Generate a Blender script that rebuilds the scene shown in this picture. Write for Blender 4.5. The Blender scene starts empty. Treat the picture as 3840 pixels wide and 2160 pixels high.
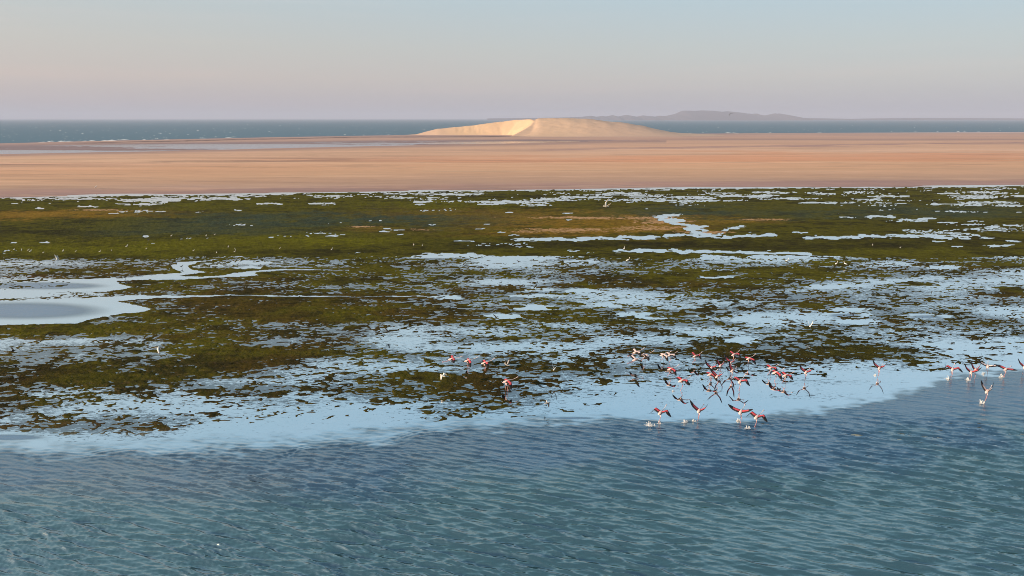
import bpy, bmesh, math, random
import numpy as np

random.seed(7)
R = math.radians
SC = bpy.context.scene
COL = SC.collection

# ------------------------------------------------------------------ camera
CAM_H = 18.5                      # drone height above the lagoon, metres
FPX = 2643.0                      # focal length in survey units (photo is 3840 wide)
PITCH = math.atan((1080 - 443) / FPX)
cam = bpy.data.cameras.new('camera')
cam.sensor_width = 36.0
cam.lens = 36.0 * FPX / 3840.0
cam.clip_start = 0.5
cam.clip_end = 60000
camo = bpy.data.objects.new('camera', cam)
COL.objects.link(camo)
camo.location = (0, 0, CAM_H)
camo.rotation_euler = (math.pi / 2 - PITCH, 0, 0)
SC.camera = camo

# ------------------------------------------------------------------ light
SUN_EL = R(15.0)
SUN_AZ = math.atan2(-0.87, -0.49)          # x, y of the direction towards the sun
sdir = np.array([math.cos(SUN_EL) * math.sin(SUN_AZ), math.cos(SUN_EL) * math.cos(SUN_AZ), math.sin(SUN_EL)])

world = bpy.data.worlds.new('World')
SC.world = world
world.use_nodes = True
nt = world.node_tree
nt.nodes.clear()
out = nt.nodes.new('ShaderNodeOutputWorld')
bg = nt.nodes.new('ShaderNodeBackground')
bg.inputs['Strength'].default_value = 0.080
sky = nt.nodes.new('ShaderNodeTexSky')
sky.sky_type = 'NISHITA'
sky.sun_disc = False
sky.sun_elevation = SUN_EL
sky.sun_rotation = SUN_AZ
sky.altitude = 0
sky.air_density = 1.0
sky.dust_density = 1.2
sky.ozone_density = 1.5
# pale evening veil: a soft tint that depends on the height above the horizon only
tc = nt.nodes.new('ShaderNodeTexCoord')
sx = nt.nodes.new('ShaderNodeSeparateXYZ')
nt.links.new(tc.outputs['Generated'], sx.inputs[0])
ramp = nt.nodes.new('ShaderNodeValToRGB')
els = ramp.color_ramp
els.elements[0].position = 0.0
els.elements[0].color = (3.5, 3.5, 4.3, 1)
els.elements[1].position = 1.0
els.elements[1].color = (0.65, 1.5, 2.4, 1)
for pos, c in ((0.02, (4.3, 4.0, 4.4)), (0.05, (5.0, 4.5, 4.4)), (0.09, (4.9, 4.9, 4.7)),
               (0.15, (4.5, 5.3, 5.5)), (0.28, (4.5, 6.0, 6.5)), (0.43, (3.0, 5.1, 6.4)), (0.6, (1.6, 3.2, 4.4)), (0.82, (0.8, 1.8, 2.7))):
    e = els.elements.new(pos)
    e.color = (*c, 1)
nt.links.new(sx.outputs['Z'], ramp.inputs['Fac'])
mix = nt.nodes.new('ShaderNodeMix')
mix.data_type = 'RGBA'
mix.inputs['Factor'].default_value = 0.75
nt.links.new(sky.outputs['Color'], mix.inputs['A'])
nt.links.new(ramp.outputs['Color'], mix.inputs['B'])
vm = nt.nodes.new('ShaderNodeVectorMath')
vm.operation = 'DOT_PRODUCT'
nt.links.new(tc.outputs['Generated'], vm.inputs[0])
vm.inputs[1].default_value = (math.sin(SUN_AZ), math.cos(SUN_AZ), 0)
mr = nt.nodes.new('ShaderNodeMapRange')
for k_, v_ in (('From Min', -1.0), ('From Max', 0.4), ('To Min', 0.0), ('To Max', 1.0)):
    mr.inputs[k_].default_value = v_
nt.links.new(vm.outputs['Value'], mr.inputs['Value'])
side = nt.nodes.new('ShaderNodeMix')
side.data_type = 'RGBA'
side.inputs['A'].default_value = (0.89, 0.97, 1.03, 1)
side.inputs['B'].default_value = (1.14, 1.05, 1.0, 1)
nt.links.new(mr.outputs[0], side.inputs['Factor'])
mp = nt.nodes.new('ShaderNodeMapping')
mp.inputs['Scale'].default_value = (1.6, 1.6, 30.0)
nt.links.new(tc.outputs['Generated'], mp.inputs['Vector'])
cn = nt.nodes.new('ShaderNodeTexNoise')
cn.inputs['Scale'].default_value = 1.5
cn.inputs['Detail'].default_value = 5.0
nt.links.new(mp.outputs[0], cn.inputs['Vector'])
cr = nt.nodes.new('ShaderNodeMapRange')
for k_, v_ in (('From Min', 0.52), ('From Max', 0.75), ('To Min', 0.0), ('To Max', 0.5)):
    cr.inputs[k_].default_value = v_
nt.links.new(cn.outputs['Fac'], cr.inputs['Value'])
cirrus = nt.nodes.new('ShaderNodeMix')
cirrus.data_type = 'RGBA'
cirrus.inputs['A'].default_value = (1, 1, 1, 1)
cirrus.inputs['B'].default_value = (1.12, 1.04, 1.02, 1)
nt.links.new(cr.outputs[0], cirrus.inputs['Factor'])
m1 = nt.nodes.new('ShaderNodeMix')
m1.data_type = 'RGBA'
m1.blend_type = 'MULTIPLY'
m1.inputs['Factor'].default_value = 1
nt.links.new(mix.outputs['Result'], m1.inputs['A'])
nt.links.new(side.outputs['Result'], m1.inputs['B'])
m2 = nt.nodes.new('ShaderNodeMix')
m2.data_type = 'RGBA'
m2.blend_type = 'MULTIPLY'
m2.inputs['Factor'].default_value = 1
nt.links.new(m1.outputs['Result'], m2.inputs['A'])
nt.links.new(cirrus.outputs['Result'], m2.inputs['B'])
nt.links.new(m2.outputs['Result'], bg.inputs['Color'])
nt.links.new(bg.outputs[0], out.inputs['Surface'])

sun = bpy.data.lights.new('sun', 'SUN')
sun.energy = 5.0
sun.angle = R(0.6)
sun.color = (1.0, 0.76, 0.52)
suno = bpy.data.objects.new('sun', sun)
COL.objects.link(suno)
from mathutils import Vector
suno.rotation_euler = Vector(sdir).to_track_quat('Z', 'Y').to_euler()
suno.location = (-60, -20, 40)

SC.view_settings.view_transform = 'Standard'
SC.view_settings.look = 'None'
SC.view_settings.exposure = 0.62
SC.view_settings.gamma = 1.0
SC.view_settings.use_curve_mapping = False
SC.render.engine = 'CYCLES'
SC.cycles.use_denoising = True
SC.cycles.denoiser = 'OPENIMAGEDENOISE'
SC.cycles.denoising_input_passes = 'RGB_ALBEDO_NORMAL'
SC.cycles.filter_width = 0.9
SC.cycles.max_bounces = 6
SC.cycles.volume_bounces = 1
SC.cycles.caustics_reflective = False
SC.cycles.caustics_refractive = False

# ------------------------------------------------------------------ survey helpers
CP, SP = math.cos(PITCH), math.sin(PITCH)


def ground(px, py, z=0.0):
    """Where the sight line through a surveyed photo point meets the level z."""
    px = np.asarray(px, float)
    py = np.asarray(py, float)
    dx = px - 1920.0
    up = 1080.0 - py
    dy = FPX * CP + up * SP
    dz = -FPX * SP + up * CP
    t = (z - CAM_H) / dz
    return dx * t, dy * t


def at(px, py, z=0.0):
    x, y = ground(px, py, z)
    return (float(x), float(y), z)


def at_dist(px, py, Y):
    dx = px - 1920.0
    up = 1080.0 - py
    dy = FPX * CP + up * SP
    dz = -FPX * SP + up * CP
    t = Y / dy
    return (dx * t, Y, CAM_H + dz * t)


def lin(c):
    c = np.asarray(c, float) / 255.0
    return np.where(c <= 0.04045, c / 12.92, ((c + 0.055) / 1.055) ** 2.4)


def _hash(ix, iy, seed):
    h = (ix.astype(np.int64) * 374761393 + iy.astype(np.int64) * 668265263 + seed * 1442695041) & 0xFFFFFFFF
    h = ((h ^ (h >> 13)) * 1274126177) & 0xFFFFFFFF
    h = h ^ (h >> 16)
    return (h & 0xFFFFFF).astype(np.float64) / float(0xFFFFFF)


def vnoise(x, y, seed=0):
    ix = np.floor(x)
    iy = np.floor(y)
    fx = x - ix
    fy = y - iy
    ux = fx * fx * fx * (fx * (fx * 6 - 15) + 10)
    uy = fy * fy * fy * (fy * (fy * 6 - 15) + 10)
    a = _hash(ix, iy, seed)
    b = _hash(ix + 1, iy, seed)
    c = _hash(ix, iy + 1, seed)
    d = _hash(ix + 1, iy + 1, seed)
    return (a + (b - a) * ux + (c - a) * uy + (a - b - c + d) * ux * uy) * 2 - 1


def fbm(x, y, lam, octaves, gain=0.6, seed=0, ax=1.0):
    """Fractal noise, unit variance roughly; lam = largest wavelength in metres, ax = stretch along x."""
    s = np.zeros_like(x)
    amp, tot = 1.0, 0.0
    for o in range(octaves):
        ca, sa = math.cos(o * 0.9 + .3), math.sin(o * 0.9 + .3)
        xx, yy = x / (lam * ax), y / lam
        if ax == 1.0:
            xx, yy = xx * ca - yy * sa, xx * sa + yy * ca
        s += amp * vnoise(xx + 17.3 * o, yy - 9.1 * o, seed + o * 131)
        tot += amp * amp
        amp *= gain
        lam *= 0.5
    return s / math.sqrt(tot) / 0.42


def sstep(a, b, x):
    t = np.clip((x - a) / (b - a), 0, 1)
    return t * t * (3 - 2 * t)


def cdf(n):
    return 1.0 / (1.0 + np.exp(-1.702 * n))


def inpoly(px, py, poly):
    inside = np.zeros(px.shape, bool)
    n = len(poly)
    for i in range(n):
        x1, y1 = poly[i]
        x2, y2 = poly[(i + 1) % n]
        if y1 == y2:
            continue
        c = (y1 > py) != (y2 > py)
        inside ^= c & (px < (x2 - x1) * (py - y1) / (y2 - y1) + x1)
    return inside


def polydist(px, py, poly, closed=True, yscale=1.0):
    d = np.full(px.shape, 1e9)
    n = len(poly)
    for i in range(n if closed else n - 1):
        x1, y1 = poly[i]
        x2, y2 = poly[(i + 1) % n]
        ex, ey = x2 - x1, (y2 - y1) * yscale
        qx, qy = px - x1, (py - y1) * yscale
        L = ex * ex + ey * ey + 1e-9
        t = np.clip((qx * ex + qy * ey) / L, 0, 1)
        d = np.minimum(d, np.hypot(qx - t * ex, qy - t * ey))
    return d


# ------------------------------------------------------------------ mesh helpers
def tag(o, label=None, cat=None, group=None, kind=None):
    if label:
        o['label'] = label
    if cat:
        o['category'] = cat
    if group:
        o['group'] = group
    if kind:
        o['kind'] = kind
    return o


def np_mesh(name, V, F, mats, smooth=True, fmat=None, parent=None):
    """V (n,3), F (m,4) or (m,3) arrays -> linked object"""
    me = bpy.data.meshes.new(name)
    V = np.asarray(V, np.float32)
    F = np.asarray(F, np.int32)
    k = F.shape[1]
    if smooth and k == 4:                   # height fields: faces look up
        p0, p1, p3 = V[F[:, 0]], V[F[:, 1]], V[F[:, 3]]
        if np.cross(p1 - p0, p3 - p0)[:, 2].mean() < 0:
            F = np.ascontiguousarray(F[:, ::-1])
    me.vertices.add(len(V))
    me.vertices.foreach_set('co', V.ravel())
    me.loops.add(F.size)
    me.loops.foreach_set('vertex_index', F.ravel())
    me.polygons.add(len(F))
    me.polygons.foreach_set('loop_start', np.arange(0, F.size, k, dtype=np.int32))
    me.update(calc_edges=True)
    if smooth:
        me.polygons.foreach_set('use_smooth', np.ones(len(F), bool))
    if fmat is not None:
        me.polygons.foreach_set('material_index', np.asarray(fmat, np.int32))
    for m in (mats if isinstance(mats, (list, tuple)) else [mats]):
        me.materials.append(m)
    me.validate()
    o = bpy.data.objects.new(name, me)
    COL.objects.link(o)
    if parent:
        o.parent = parent
    return o


def add_float(o, name, a):
    at_ = o.data.attributes.new(name, 'FLOAT', 'POINT')
    at_.data.foreach_set('value', np.asarray(a, np.float32).ravel())


def add_col(o, name, c):
    at_ = o.data.attributes.new(name, 'FLOAT_COLOR', 'POINT')
    c = np.asarray(c, np.float32)
    rgba = np.ones((len(c), 4), np.float32)
    rgba[:, :3] = c
    at_.data.foreach_set('color', rgba.ravel())


def grid_faces(nr, nc):
    i = np.arange(nr * nc).reshape(nr, nc)
    return np.stack([i[:-1, :-1], i[:-1, 1:], i[1:, 1:], i[1:, :-1]], -1).reshape(-1, 4)


def compact(V, F, *attrs):
    used = np.zeros(len(V), bool)
    used[F.ravel()] = True
    m = np.cumsum(used) - 1
    return (V[used], m[F]) + tuple(a[used] for a in attrs)


# ------------------------------------------------------------------ materials
class Mat:
    def __init__(s, name):
        s.m = bpy.data.materials.new(name)
        s.m.use_nodes = True
        s.t = s.m.node_tree
        s.t.nodes.clear()
        s.out = s.t.nodes.new('ShaderNodeOutputMaterial')

    def n(s, typ, ins=None, **props):
        nd = s.t.nodes.new(typ)
        for k, v in props.items():
            setattr(nd, k, v)
        for k, v in (ins or {}).items():
            s.set(nd.inputs[k], v)
        return nd

    def set(s, sock, v):
        if isinstance(v, bpy.types.NodeSocket):
            s.t.links.new(v, sock)
        elif isinstance(v, bpy.types.Node):
            s.t.links.new(v.outputs[0], sock)
        else:
            if sock.type == 'RGBA' and len(v) == 3:
                v = (*v, 1)
            sock.default_value = v

    def math(s, op, a, b=None, c=None, clamp=False):
        nd = s.t.nodes.new('ShaderNodeMath')
        nd.operation = op
        nd.use_clamp = clamp
        for i, v in enumerate((a, b, c)):
            if v is not None:
                s.set(nd.inputs[i], v)
        return nd.outputs[0]

    def mixc(s, f, a, b, blend='MIX'):
        nd = s.t.nodes.new('ShaderNodeMix')
        nd.data_type = 'RGBA'
        nd.blend_type = blend
        s.set(nd.inputs['Factor'], f)
        s.set(nd.inputs['A'], a)
        s.set(nd.inputs['B'], b)
        return nd.outputs['Result']

    def mixs(s, f, a, b):
        nd = s.t.nodes.new('ShaderNodeMixShader')
        s.set(nd.inputs[0], f)
        s.set(nd.inputs[1], a)
        s.set(nd.inputs[2], b)
        return nd.outputs[0]

    def attr(s, name):
        return s.n('ShaderNodeAttribute', attribute_name=name)

    def noise(s, scale, detail=3.0, rough=0.55, vec=None):
        nd = s.n('ShaderNodeTexNoise', {'Scale': scale, 'Detail': detail, 'Roughness': rough})
        if vec is not None:
            s.set(nd.inputs['Vector'], vec)
        return nd.outputs['Fac']

    def coords(s, sc=(1, 1, 1), rot=0.0):
        tcn = s.n('ShaderNodeTexCoord')
        mp = s.n('ShaderNodeMapping', {'Scale': sc, 'Rotation': (0, 0, rot)})
        s.t.links.new(tcn.outputs['Object'], mp.inputs['Vector'])
        return mp.outputs[0]

    def range(s, v, a, b, c, d):
        nd = s.n('ShaderNodeMapRange', {'Value': v, 'From Min': a, 'From Max': b, 'To Min': c, 'To Max': d})
        return nd.outputs[0]

    def done(s, sh, disp=None):
        s.set(s.out.inputs['Surface'], sh)
        return s.m


def plain(name, col, rough=0.7, var=0.12, scale=8.0, spec=0.3, trans=0.0):
    M = Mat(name)
    f = M.noise(scale, 3.0)
    k = M.range(f, 0.25, 0.75, 1 - var, 1 + var)
    c = M.n('ShaderNodeMix', data_type='RGBA', blend_type='MULTIPLY')
    c.inputs['Factor'].default_value = 1
    M.set(c.inputs['A'], (*col, 1))
    kk = M.n('ShaderNodeCombineColor', {0: k, 1: k, 2: k})
    M.set(c.inputs['B'], kk)
    b = M.n('ShaderNodeBsdfPrincipled', {'Base Color': c.outputs['Result'], 'Roughness': rough, 'Specular IOR Level': spec})
    if trans:
        tr = M.n('ShaderNodeBsdfTranslucent', {'Color': c.outputs['Result']})
        return M.done(M.mixs(trans, b.outputs[0], tr.outputs[0]))
    return M.done(b)


# --- open shallow / deep water of the lagoon
def water_material():
    M = Mat('lagoon_water')
    ruf = M.attr('ruffle').outputs['Fac']       # how far the wind reaches the surface
    turb = M.attr('turbid').outputs['Fac']      # how far the water hides its bed
    body = M.attr('body').outputs['Color']
    tcn = M.n('ShaderNodeTexCoord')
    mp = M.n('ShaderNodeMapping', {'Scale': (1 / .55, 1 / 2.2, 1.0), 'Rotation': (0, 0, R(-17))}, vector_type='TEXTURE')
    M.t.links.new(tcn.outputs['Object'], mp.inputs['Vector'])
    v = mp.outputs[0]
    n1 = M.n('ShaderNodeTexNoise', {'Scale': 1.25, 'Detail': 4.0, 'Roughness': .62, 'Distortion': .5, 'Vector': v}).outputs['Fac']
    n2 = M.n('ShaderNodeTexNoise', {'Scale': 4.5, 'Detail': 3.0, 'Roughness': .6, 'Distortion': .4, 'Vector': v}).outputs['Fac']
    h = M.math('ADD', M.math('MULTIPLY', n1, 0.30), M.math('MULTIPLY', n2, 0.12))
    st = M.range(ruf, 0, 1, 0.015, 0.85)
    bump = M.n('ShaderNodeBump', {'Height': h, 'Strength': st, 'Distance': 0.12})
    fr = M.n('ShaderNodeFresnel', {'IOR': 3.9, 'Normal': bump.outputs[0]})
    film = M.math('MULTIPLY', M.math('POWER', M.math('SUBTRACT', 1.0, turb, clamp=True), 1.3), 0.92)
    # thin weed breaking the surface film
    weedy = M.attr('weedy').outputs['Fac']
    mw = M.n('ShaderNodeMapping', {'Scale': (0.42, 1.0, 1.0)})
    M.t.links.new(tcn.outputs['Object'], mw.inputs['Vector'])
    w1 = M.n('ShaderNodeTexNoise', {'Scale': 4.6, 'Detail': 4.0, 'Roughness': .75, 'Distortion': .6, 'Vector': mw.outputs[0]}).outputs['Fac']
    wm = M.n('ShaderNodeMapRange', {'Value': M.math('ADD', w1, M.math('MULTIPLY', M.math('SUBTRACT', weedy, 0.5), .42)), 'From Min': .45, 'From Max': .62, 'To Min': 0.0, 'To Max': .86})
    wm.interpolation_type = 'SMOOTHSTEP'
    film = M.math('MULTIPLY', film, M.math('SUBTRACT', 1.0, M.math('MULTIPLY', wm.outputs[0], M.range(weedy, 0.01, .12, 0, 1))))
    fac = M.math('MAXIMUM', fr.outputs[0], film)
    ro = M.range(ruf, 0, 1, 0.012, 0.06)
    gl = M.n('ShaderNodeBsdfGlossy', {'Color': (0.97, 0.98, 1.0, 1), 'Roughness': ro, 'Normal': bump.outputs[0]})
    tr = M.n('ShaderNodeBsdfTransparent', {'Color': (0.72, 0.86, 0.88, 1)})
    df = M.n('ShaderNodeBsdfDiffuse', {'Color': body, 'Normal': M.n('ShaderNodeCombineXYZ', {'Z': 1.0}).outputs[0]})
    under = M.mixs(turb, tr, df)
    return M.done(M.mixs(fac, under, gl))


def sea_material():
    M = Mat('sea')
    v = M.coords((0.05, 0.12, 1))
    n1 = M.noise(1.0, 5.0, 0.65, v)
    c = M.mixc(n1, (0.018, 0.085, 0.135), (0.065, 0.185, 0.25))
    bump = M.n('ShaderNodeBump', {'Height': M.noise(0.35, 4.0, 0.6), 'Strength': 0.9, 'Distance': 1.2})
    gl = M.n('ShaderNodeBsdfGlossy', {'Color': (1, 1, 1, 1), 'Roughness': 0.35, 'Normal': bump.outputs[0]})
    df = M.n('ShaderNodeBsdfDiffuse', {'Color': c})
    return M.done(M.mixs(0.14, df, gl))


def tint_material(name, var=0.25, scale=(0.9, 6.0), stretch=(1, 1, 1), rough=0.85, spec=0.2, bump=0.0):
    M = Mat(name)
    t = M.attr('tint').outputs['Color']
    v = M.coords(stretch)
    n1 = M.noise(scale[0], 4.0, 0.6, v)
    n2 = M.noise(scale[1], 3.0, 0.6, v)
    k = M.math('ADD', M.range(n1, 0.3, 0.7, 1 - var, 1 + var), M.range(n2, 0.3, 0.7, -var * .7, var * .7))
    kk = M.n('ShaderNodeCombineColor', {0: k, 1: k, 2: k})
    c = M.mixc(1.0, t, kk.outputs[0], 'MULTIPLY')
    b = M.n('ShaderNodeBsdfPrincipled', {'Base Color': c, 'Roughness': rough, 'Specular IOR Level': spec})
    if bump:
        bp = M.n('ShaderNodeBump', {'Height': n2, 'Strength': 0.7, 'Distance': bump})
        M.set(b.inputs['Normal'], bp.outputs[0])
    return M.done(b)


M_WATER = water_material()
M_SEA = sea_material()
M_SAND = tint_material('sand', 0.10, (0.03, 0.5), (0.25, 1.6, 1), 0.95, 0.1)
M_DUNE = tint_material('dune_sand', 0.05, (0.05, 0.5), (1, 1, 1), 0.95, 0.1)
M_WEED = tint_material('seagrass', 0.34, (1.1, 7.0), (1, 1.4, 1), 1.0, 0.0, 0.06)
M_MUD = tint_material('wet_mud', 0.12, (0.5, 3.0), (1, 1, 1), 0.6, 0.3)
M_ROCK = plain('far_rock', (0.09, 0.07, 0.08), 0.9, 0.25, 0.004)
M_FOAM = plain('foam', (0.85, 0.87, 0.88), 0.6, 0.05, 3.0)

# ================================================================== THE PLACE
# shoreline survey (photo points): lagoon edge of the beach, seaward edge of the beach
SHORE = np.array([(-800, 750), (0, 737), (600, 727), (1300, 718), (1920, 709), (2600, 702), (3840, 693), (4700, 688)], float)
SEAWARD = np.array([(-800, 556), (0, 541), (300, 533), (700, 524), (1000, 517), (1400, 510), (1600, 507), (2560, 503), (3000, 500), (3840, 497), (4700, 495)], float)


def shore_y(px):
    return np.interp(px, SHORE[:, 0], SHORE[:, 1])


def seaward_y(px):
    return np.interp(px, SEAWARD[:, 0], SEAWARD[:, 1])


# ------------------------------------------------------------------ tidal flat with seagrass
U = 3840 / 2576.0
ROWS = [478, 490, 505, 520, 550, 580, 608, 632, 648, 665, 680, 700, 720, 740, 770, 800, 830, 860, 890, 920, 950, 980, 1010, 1040, 1070, 1100, 1160]
COV = """
8 8 8 8 8 8 8 8 8 8 8 8 8 8 8
8 8 8 8 8 8 8 7 7 7 7 7 7 8 8
8 8 6 6 7 8 8 6 6 7 6 6 7 8 7
9 9 9 9 9 9 9 9 8 8 7 7 7 7 7
9 9 9 9 9 9 9 9 9 9 8 8 8 7 7
9 9 9 9 9 9 9 9 9 9 9 8 8 8 8
9 9 9 9 9 9 9 9 9 9 9 9 9 8 8
9 9 9 9 9 9 9 9 9 9 9 9 9 9 9
7 8 8 6 5 6 3 3 4 6 4 3 7 8 5
4 5 8 7 7 7 4 3 5 6 5 4 6 7 7
6 7 8 9 8 8 5 5 6 7 7 8 5 4 4
6 7 6 7 8 7 6 5 6 8 8 7 4 3 3
7 6 8 7 6 6 6 5 6 7 7 5 3 4 4
4 6 7 8 8 8 6 6 5 5 4 4 4 4 6
4 4 8 9 9 8 7 6 6 5 5 5 5 3 3
5 6 8 8 8 8 7 6 6 6 4 5 5 4 5
8 9 8 7 5 4 3 3 4 5 5 5 4 4 4
2 2 5 8 6 4 3 3 4 5 5 4 4 3 4
3 4 6 9 8 7 5 4 6 7 7 6 6 5 4
6 7 8 9 7 5 7 8 7 7 6 5 4 4 2
8 9 8 6 6 8 9 8 6 5 4 3 2 1 0
5 6 7 6 6 8 7 6 4 2 1 1 0 0 0
6 6 5 5 5 6 5 4 3 2 1 1 0 0 0
4 5 5 5 4 4 4 3 2 1 0 0 0 0 0
3 3 4 3 3 2 2 1 0 0 0 0 0 0 0
1 2 2 1 0 0 0 0 0 0 0 0 0 0 0
0 0 0 0 0 0 0 0 0 0 0 0 0 0 0
"""
COV = np.array([[float(v) for v in r.split()] for r in COV.strip().splitlines()])
COV[8:19, 6:] = np.minimum(COV[8:19, 6:] + .9, 9)
ROWP = np.array(ROWS) * U


def coverage(px, py):
    fr = np.interp(py, ROWP, np.arange(len(ROWP)))
    fc = np.clip(px / (3840 / 14.0), 0, 14)
    r0 = np.clip(np.floor(fr).astype(int), 0, len(ROWP) - 2)
    c0 = np.clip(np.floor(fc).astype(int), 0, 13)
    a, b = fr - r0, fc - c0
    a = a * a * (3 - 2 * a)
    b = b * b * (3 - 2 * b)
    v = COV[r0, c0] * (1 - a) * (1 - b) + COV[r0 + 1, c0] * a * (1 - b) + COV[r0, c0 + 1] * (1 - a) * b + COV[r0 + 1, c0 + 1] * a * b
    return v / 9.0


def reg(pts, x0, y0, s):
    return [(x0 + a * s, y0 + b * s) for a, b in pts]


S7 = 1300 / 2576.0
POND_UP = reg([(-600, 385), (0, 365), (250, 355), (480, 345), (545, 325), (500, 305), (300, 296), (700, 285), (930, 286), (1130, 258), (1350, 240), (1290, 215), (1270, 190),
               (1320, 168), (1480, 155), (1640, 143), (1480, 166), (1395, 190), (1420, 220), (1530, 235), (1480, 250), (1320, 262), (1400, 270), (1650, 265), (1720, 248),
               (1950, 220), (2130, 215), (2600, 222), (2600, 228), (2130, 222), (1960, 234), (1890, 242), (1925, 264), (1700, 276), (1300, 296), (1000, 300), (870, 305), (880, 322),
               (985, 350), (900, 370), (720, 385), (400, 385), (270, 402), (300, 415), (200, 430), (0, 440), (-600, 450)], 0, 900, S7)
POND_LOW = reg([(-600, 462), (0, 452), (400, 440), (800, 420), (1040, 411), (1300, 414), (1700, 406), (2576, 418), (3300, 414), (3300, 419), (2576, 426), (1700, 414), (1300, 428),
                (1050, 438), (870, 456), (1000, 480), (1130, 512), (1080, 530), (900, 552), (700, 588), (550, 622), (350, 625), (0, 636), (-600, 650)], 0, 900, S7)
S8 = 1640 / 2576.0
MEANDER = reg([(530, 200), (410, 208), (440, 222), (560, 229), (470, 238), (560, 254), (605, 262), (690, 268), (585, 278), (690, 290), (620, 304), (720, 318)], 2200, 680, S8)
STREAKS = [reg([(-400, 345), (0, 340), (200, 331), (400, 330), (560, 312), (700, 322), (850, 328), (1090, 315)], 2200, 680, S8),
           reg([(1310, 332), (1440, 330), (1620, 325), (1750, 323), (2000, 320), (2100, 330), (2250, 336)], 2200, 680, S8),
           reg([(820, 284), (850, 276), (910, 268)], 2200, 680, S8),
           reg([(170, 410), (420, 408), (640, 416), (900, 420), (1300, 424)], 2200, 680, S8)]
# small pools: x, y, half length, half height (photo survey)
POOLS = [(167, 909, 20, 3), (51, 911, 12, 2.2), (546, 886, 12, 2), (1017, 890, 11, 2), (1246, 886, 26, 3.2), (1200, 875, 22, 2), (1285, 881, 10, 1.5),
         (515, 794, 12, 5), (330, 775, 40, 2.5), (150, 781, 18, 2.5), (300, 745, 160, 4), (560, 752, 120, 5), (700, 745, 190, 5), (930, 735, 80, 3),
         (520, 766, 90, 3.5), (880, 747, 60, 3), (1010, 764, 50, 3), (1200, 764, 60, 3), (90, 746, 40, 3), (55, 763, 12, 2), (890, 788, 16, 2.5), (425, 800, 25, 2),
         (1240, 735, 90, 4), (1530, 727, 75, 2.5), (1700, 728, 130, 4), (1590, 757, 50, 3), (1830, 756, 90, 4), (1950, 760, 110, 5), (2050, 750, 90, 4),
         (1570, 766, 24, 2), (1830, 766, 40, 2.5), (2010, 769, 60, 2.5), (2190, 740, 110, 4), (2320, 724, 90, 3), (2480, 752, 60, 3), (2620, 745, 80, 3),
         (2420, 738, 60, 2.5), (2800, 735, 120, 4), (2900, 722, 90, 3), (2700, 724, 60, 2.5), (3000, 745, 90, 3.5), (3100, 760, 110, 3), (3250, 748, 60, 2.5),
         (3350, 735, 70, 2.5), (3550, 725, 50, 2.5), (3700, 760, 110, 4), (3560, 765, 90, 3), (3800, 770, 60, 4), (3300, 812, 60, 4), (3180, 815, 35, 2), (3420, 826, 60, 4),
         (3480, 820, 40, 3), (3550, 833, 40, 2.5), (3650, 830, 40, 2.5), (3720, 850, 30, 2.5), (3800, 845, 40, 3), (3740, 865, 35, 3), (3600, 878, 40, 2.5), (3700, 892, 30, 2),
         (3520, 905, 25, 2.2), (3745, 920, 60, 5), (3590, 923, 22, 2.5), (3800, 905, 30, 3), (3060, 891, 20, 2.5), (3000, 872, 30, 1.8), (1880, 870, 16, 2.5), (1830, 841, 18, 1.5),
         (1490, 862, 28, 2), (1450, 858, 14, 2), (1440, 869, 22, 1.8), (1620, 842, 14, 2), (1500, 880, 14, 1.8), (1910, 796, 16, 1.8), (2130, 824, 16, 1.5), (1925, 882, 24, 2),
         (1740, 905, 40, 2), (1800, 858, 20, 2), (1950, 897, 40, 4), (2050, 895, 60, 4), (2130, 799, 20, 1.5),
         (945, 984, 70, 5), (935, 1005, 46, 3.5), (700, 983, 45, 2),
         (1665, 1115, 70, 5), (2015, 1088, 55, 6), (2010, 1109, 95, 5), (2190, 1090, 60, 8), (2000, 1155, 70, 8), (1885, 1187, 70, 7), (2280, 1147, 45, 5), (2375, 1176, 60, 8),
         (2440, 1193, 60, 6), (3170, 1181, 90, 8), (3220, 1208, 70, 8), (3190, 1160, 65, 6), (3475, 1187, 85, 8), (3100, 1073, 70, 6), (3540, 1004, 55, 6), (2780, 1275, 60, 10),
         (2700, 1040, 70, 5), (2180, 980, 60, 6), (2900, 965, 90, 6), (2700, 965, 70, 6), (1700, 960, 150, 7), (1950, 968, 120, 6)]
# dense islands of weed: x, y, half length, half height, coverage added
MATS = [(3110, 984, 130, 9, 1.0), (3000, 1022, 140, 14, .6), (2650, 1030, 200, 14, .5), (1400, 997, 100, 13, .9), (3440, 1066, 90, 8, .9), (3760, 1100, 120, 14, .9), (3140, 1116, 70, 6, .7),
        (3060, 1146, 120, 12, .5), (2590, 1170, 70, 10, .8), (1890, 1202, 70, 9, .9), (2400, 1240, 120, 7, .6), (3520, 1215, 80, 6, .6), (2700, 1172, 100, 8, .4),
        (1150, 1175, 330, 22, .5), (900, 1340, 260, 40, .35), (350, 1420, 260, 28, .5), (1700, 1440, 260, 40, .35), (900, 1460, 240, 18, .5), (1980, 1400, 300, 40, .3),
        (220, 1245, 380, 26, .4), (2300, 1390, 220, 22, .3), (2750, 1345, 250, 16, .25), (3290, 1340, 160, 10, .3), (3660, 1310, 120, 8, .4), (2100, 1042, 200, 10, .4), (450, 1085, 260, 14, .4),
        (60, 1510, 110, 16, .4), (2950, 1408, 40, 3, .5), (420, 1030, 160, 9, .3), (2250, 1075, 180, 9, .4), (1400, 1510, 40, 6, .4)]


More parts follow.
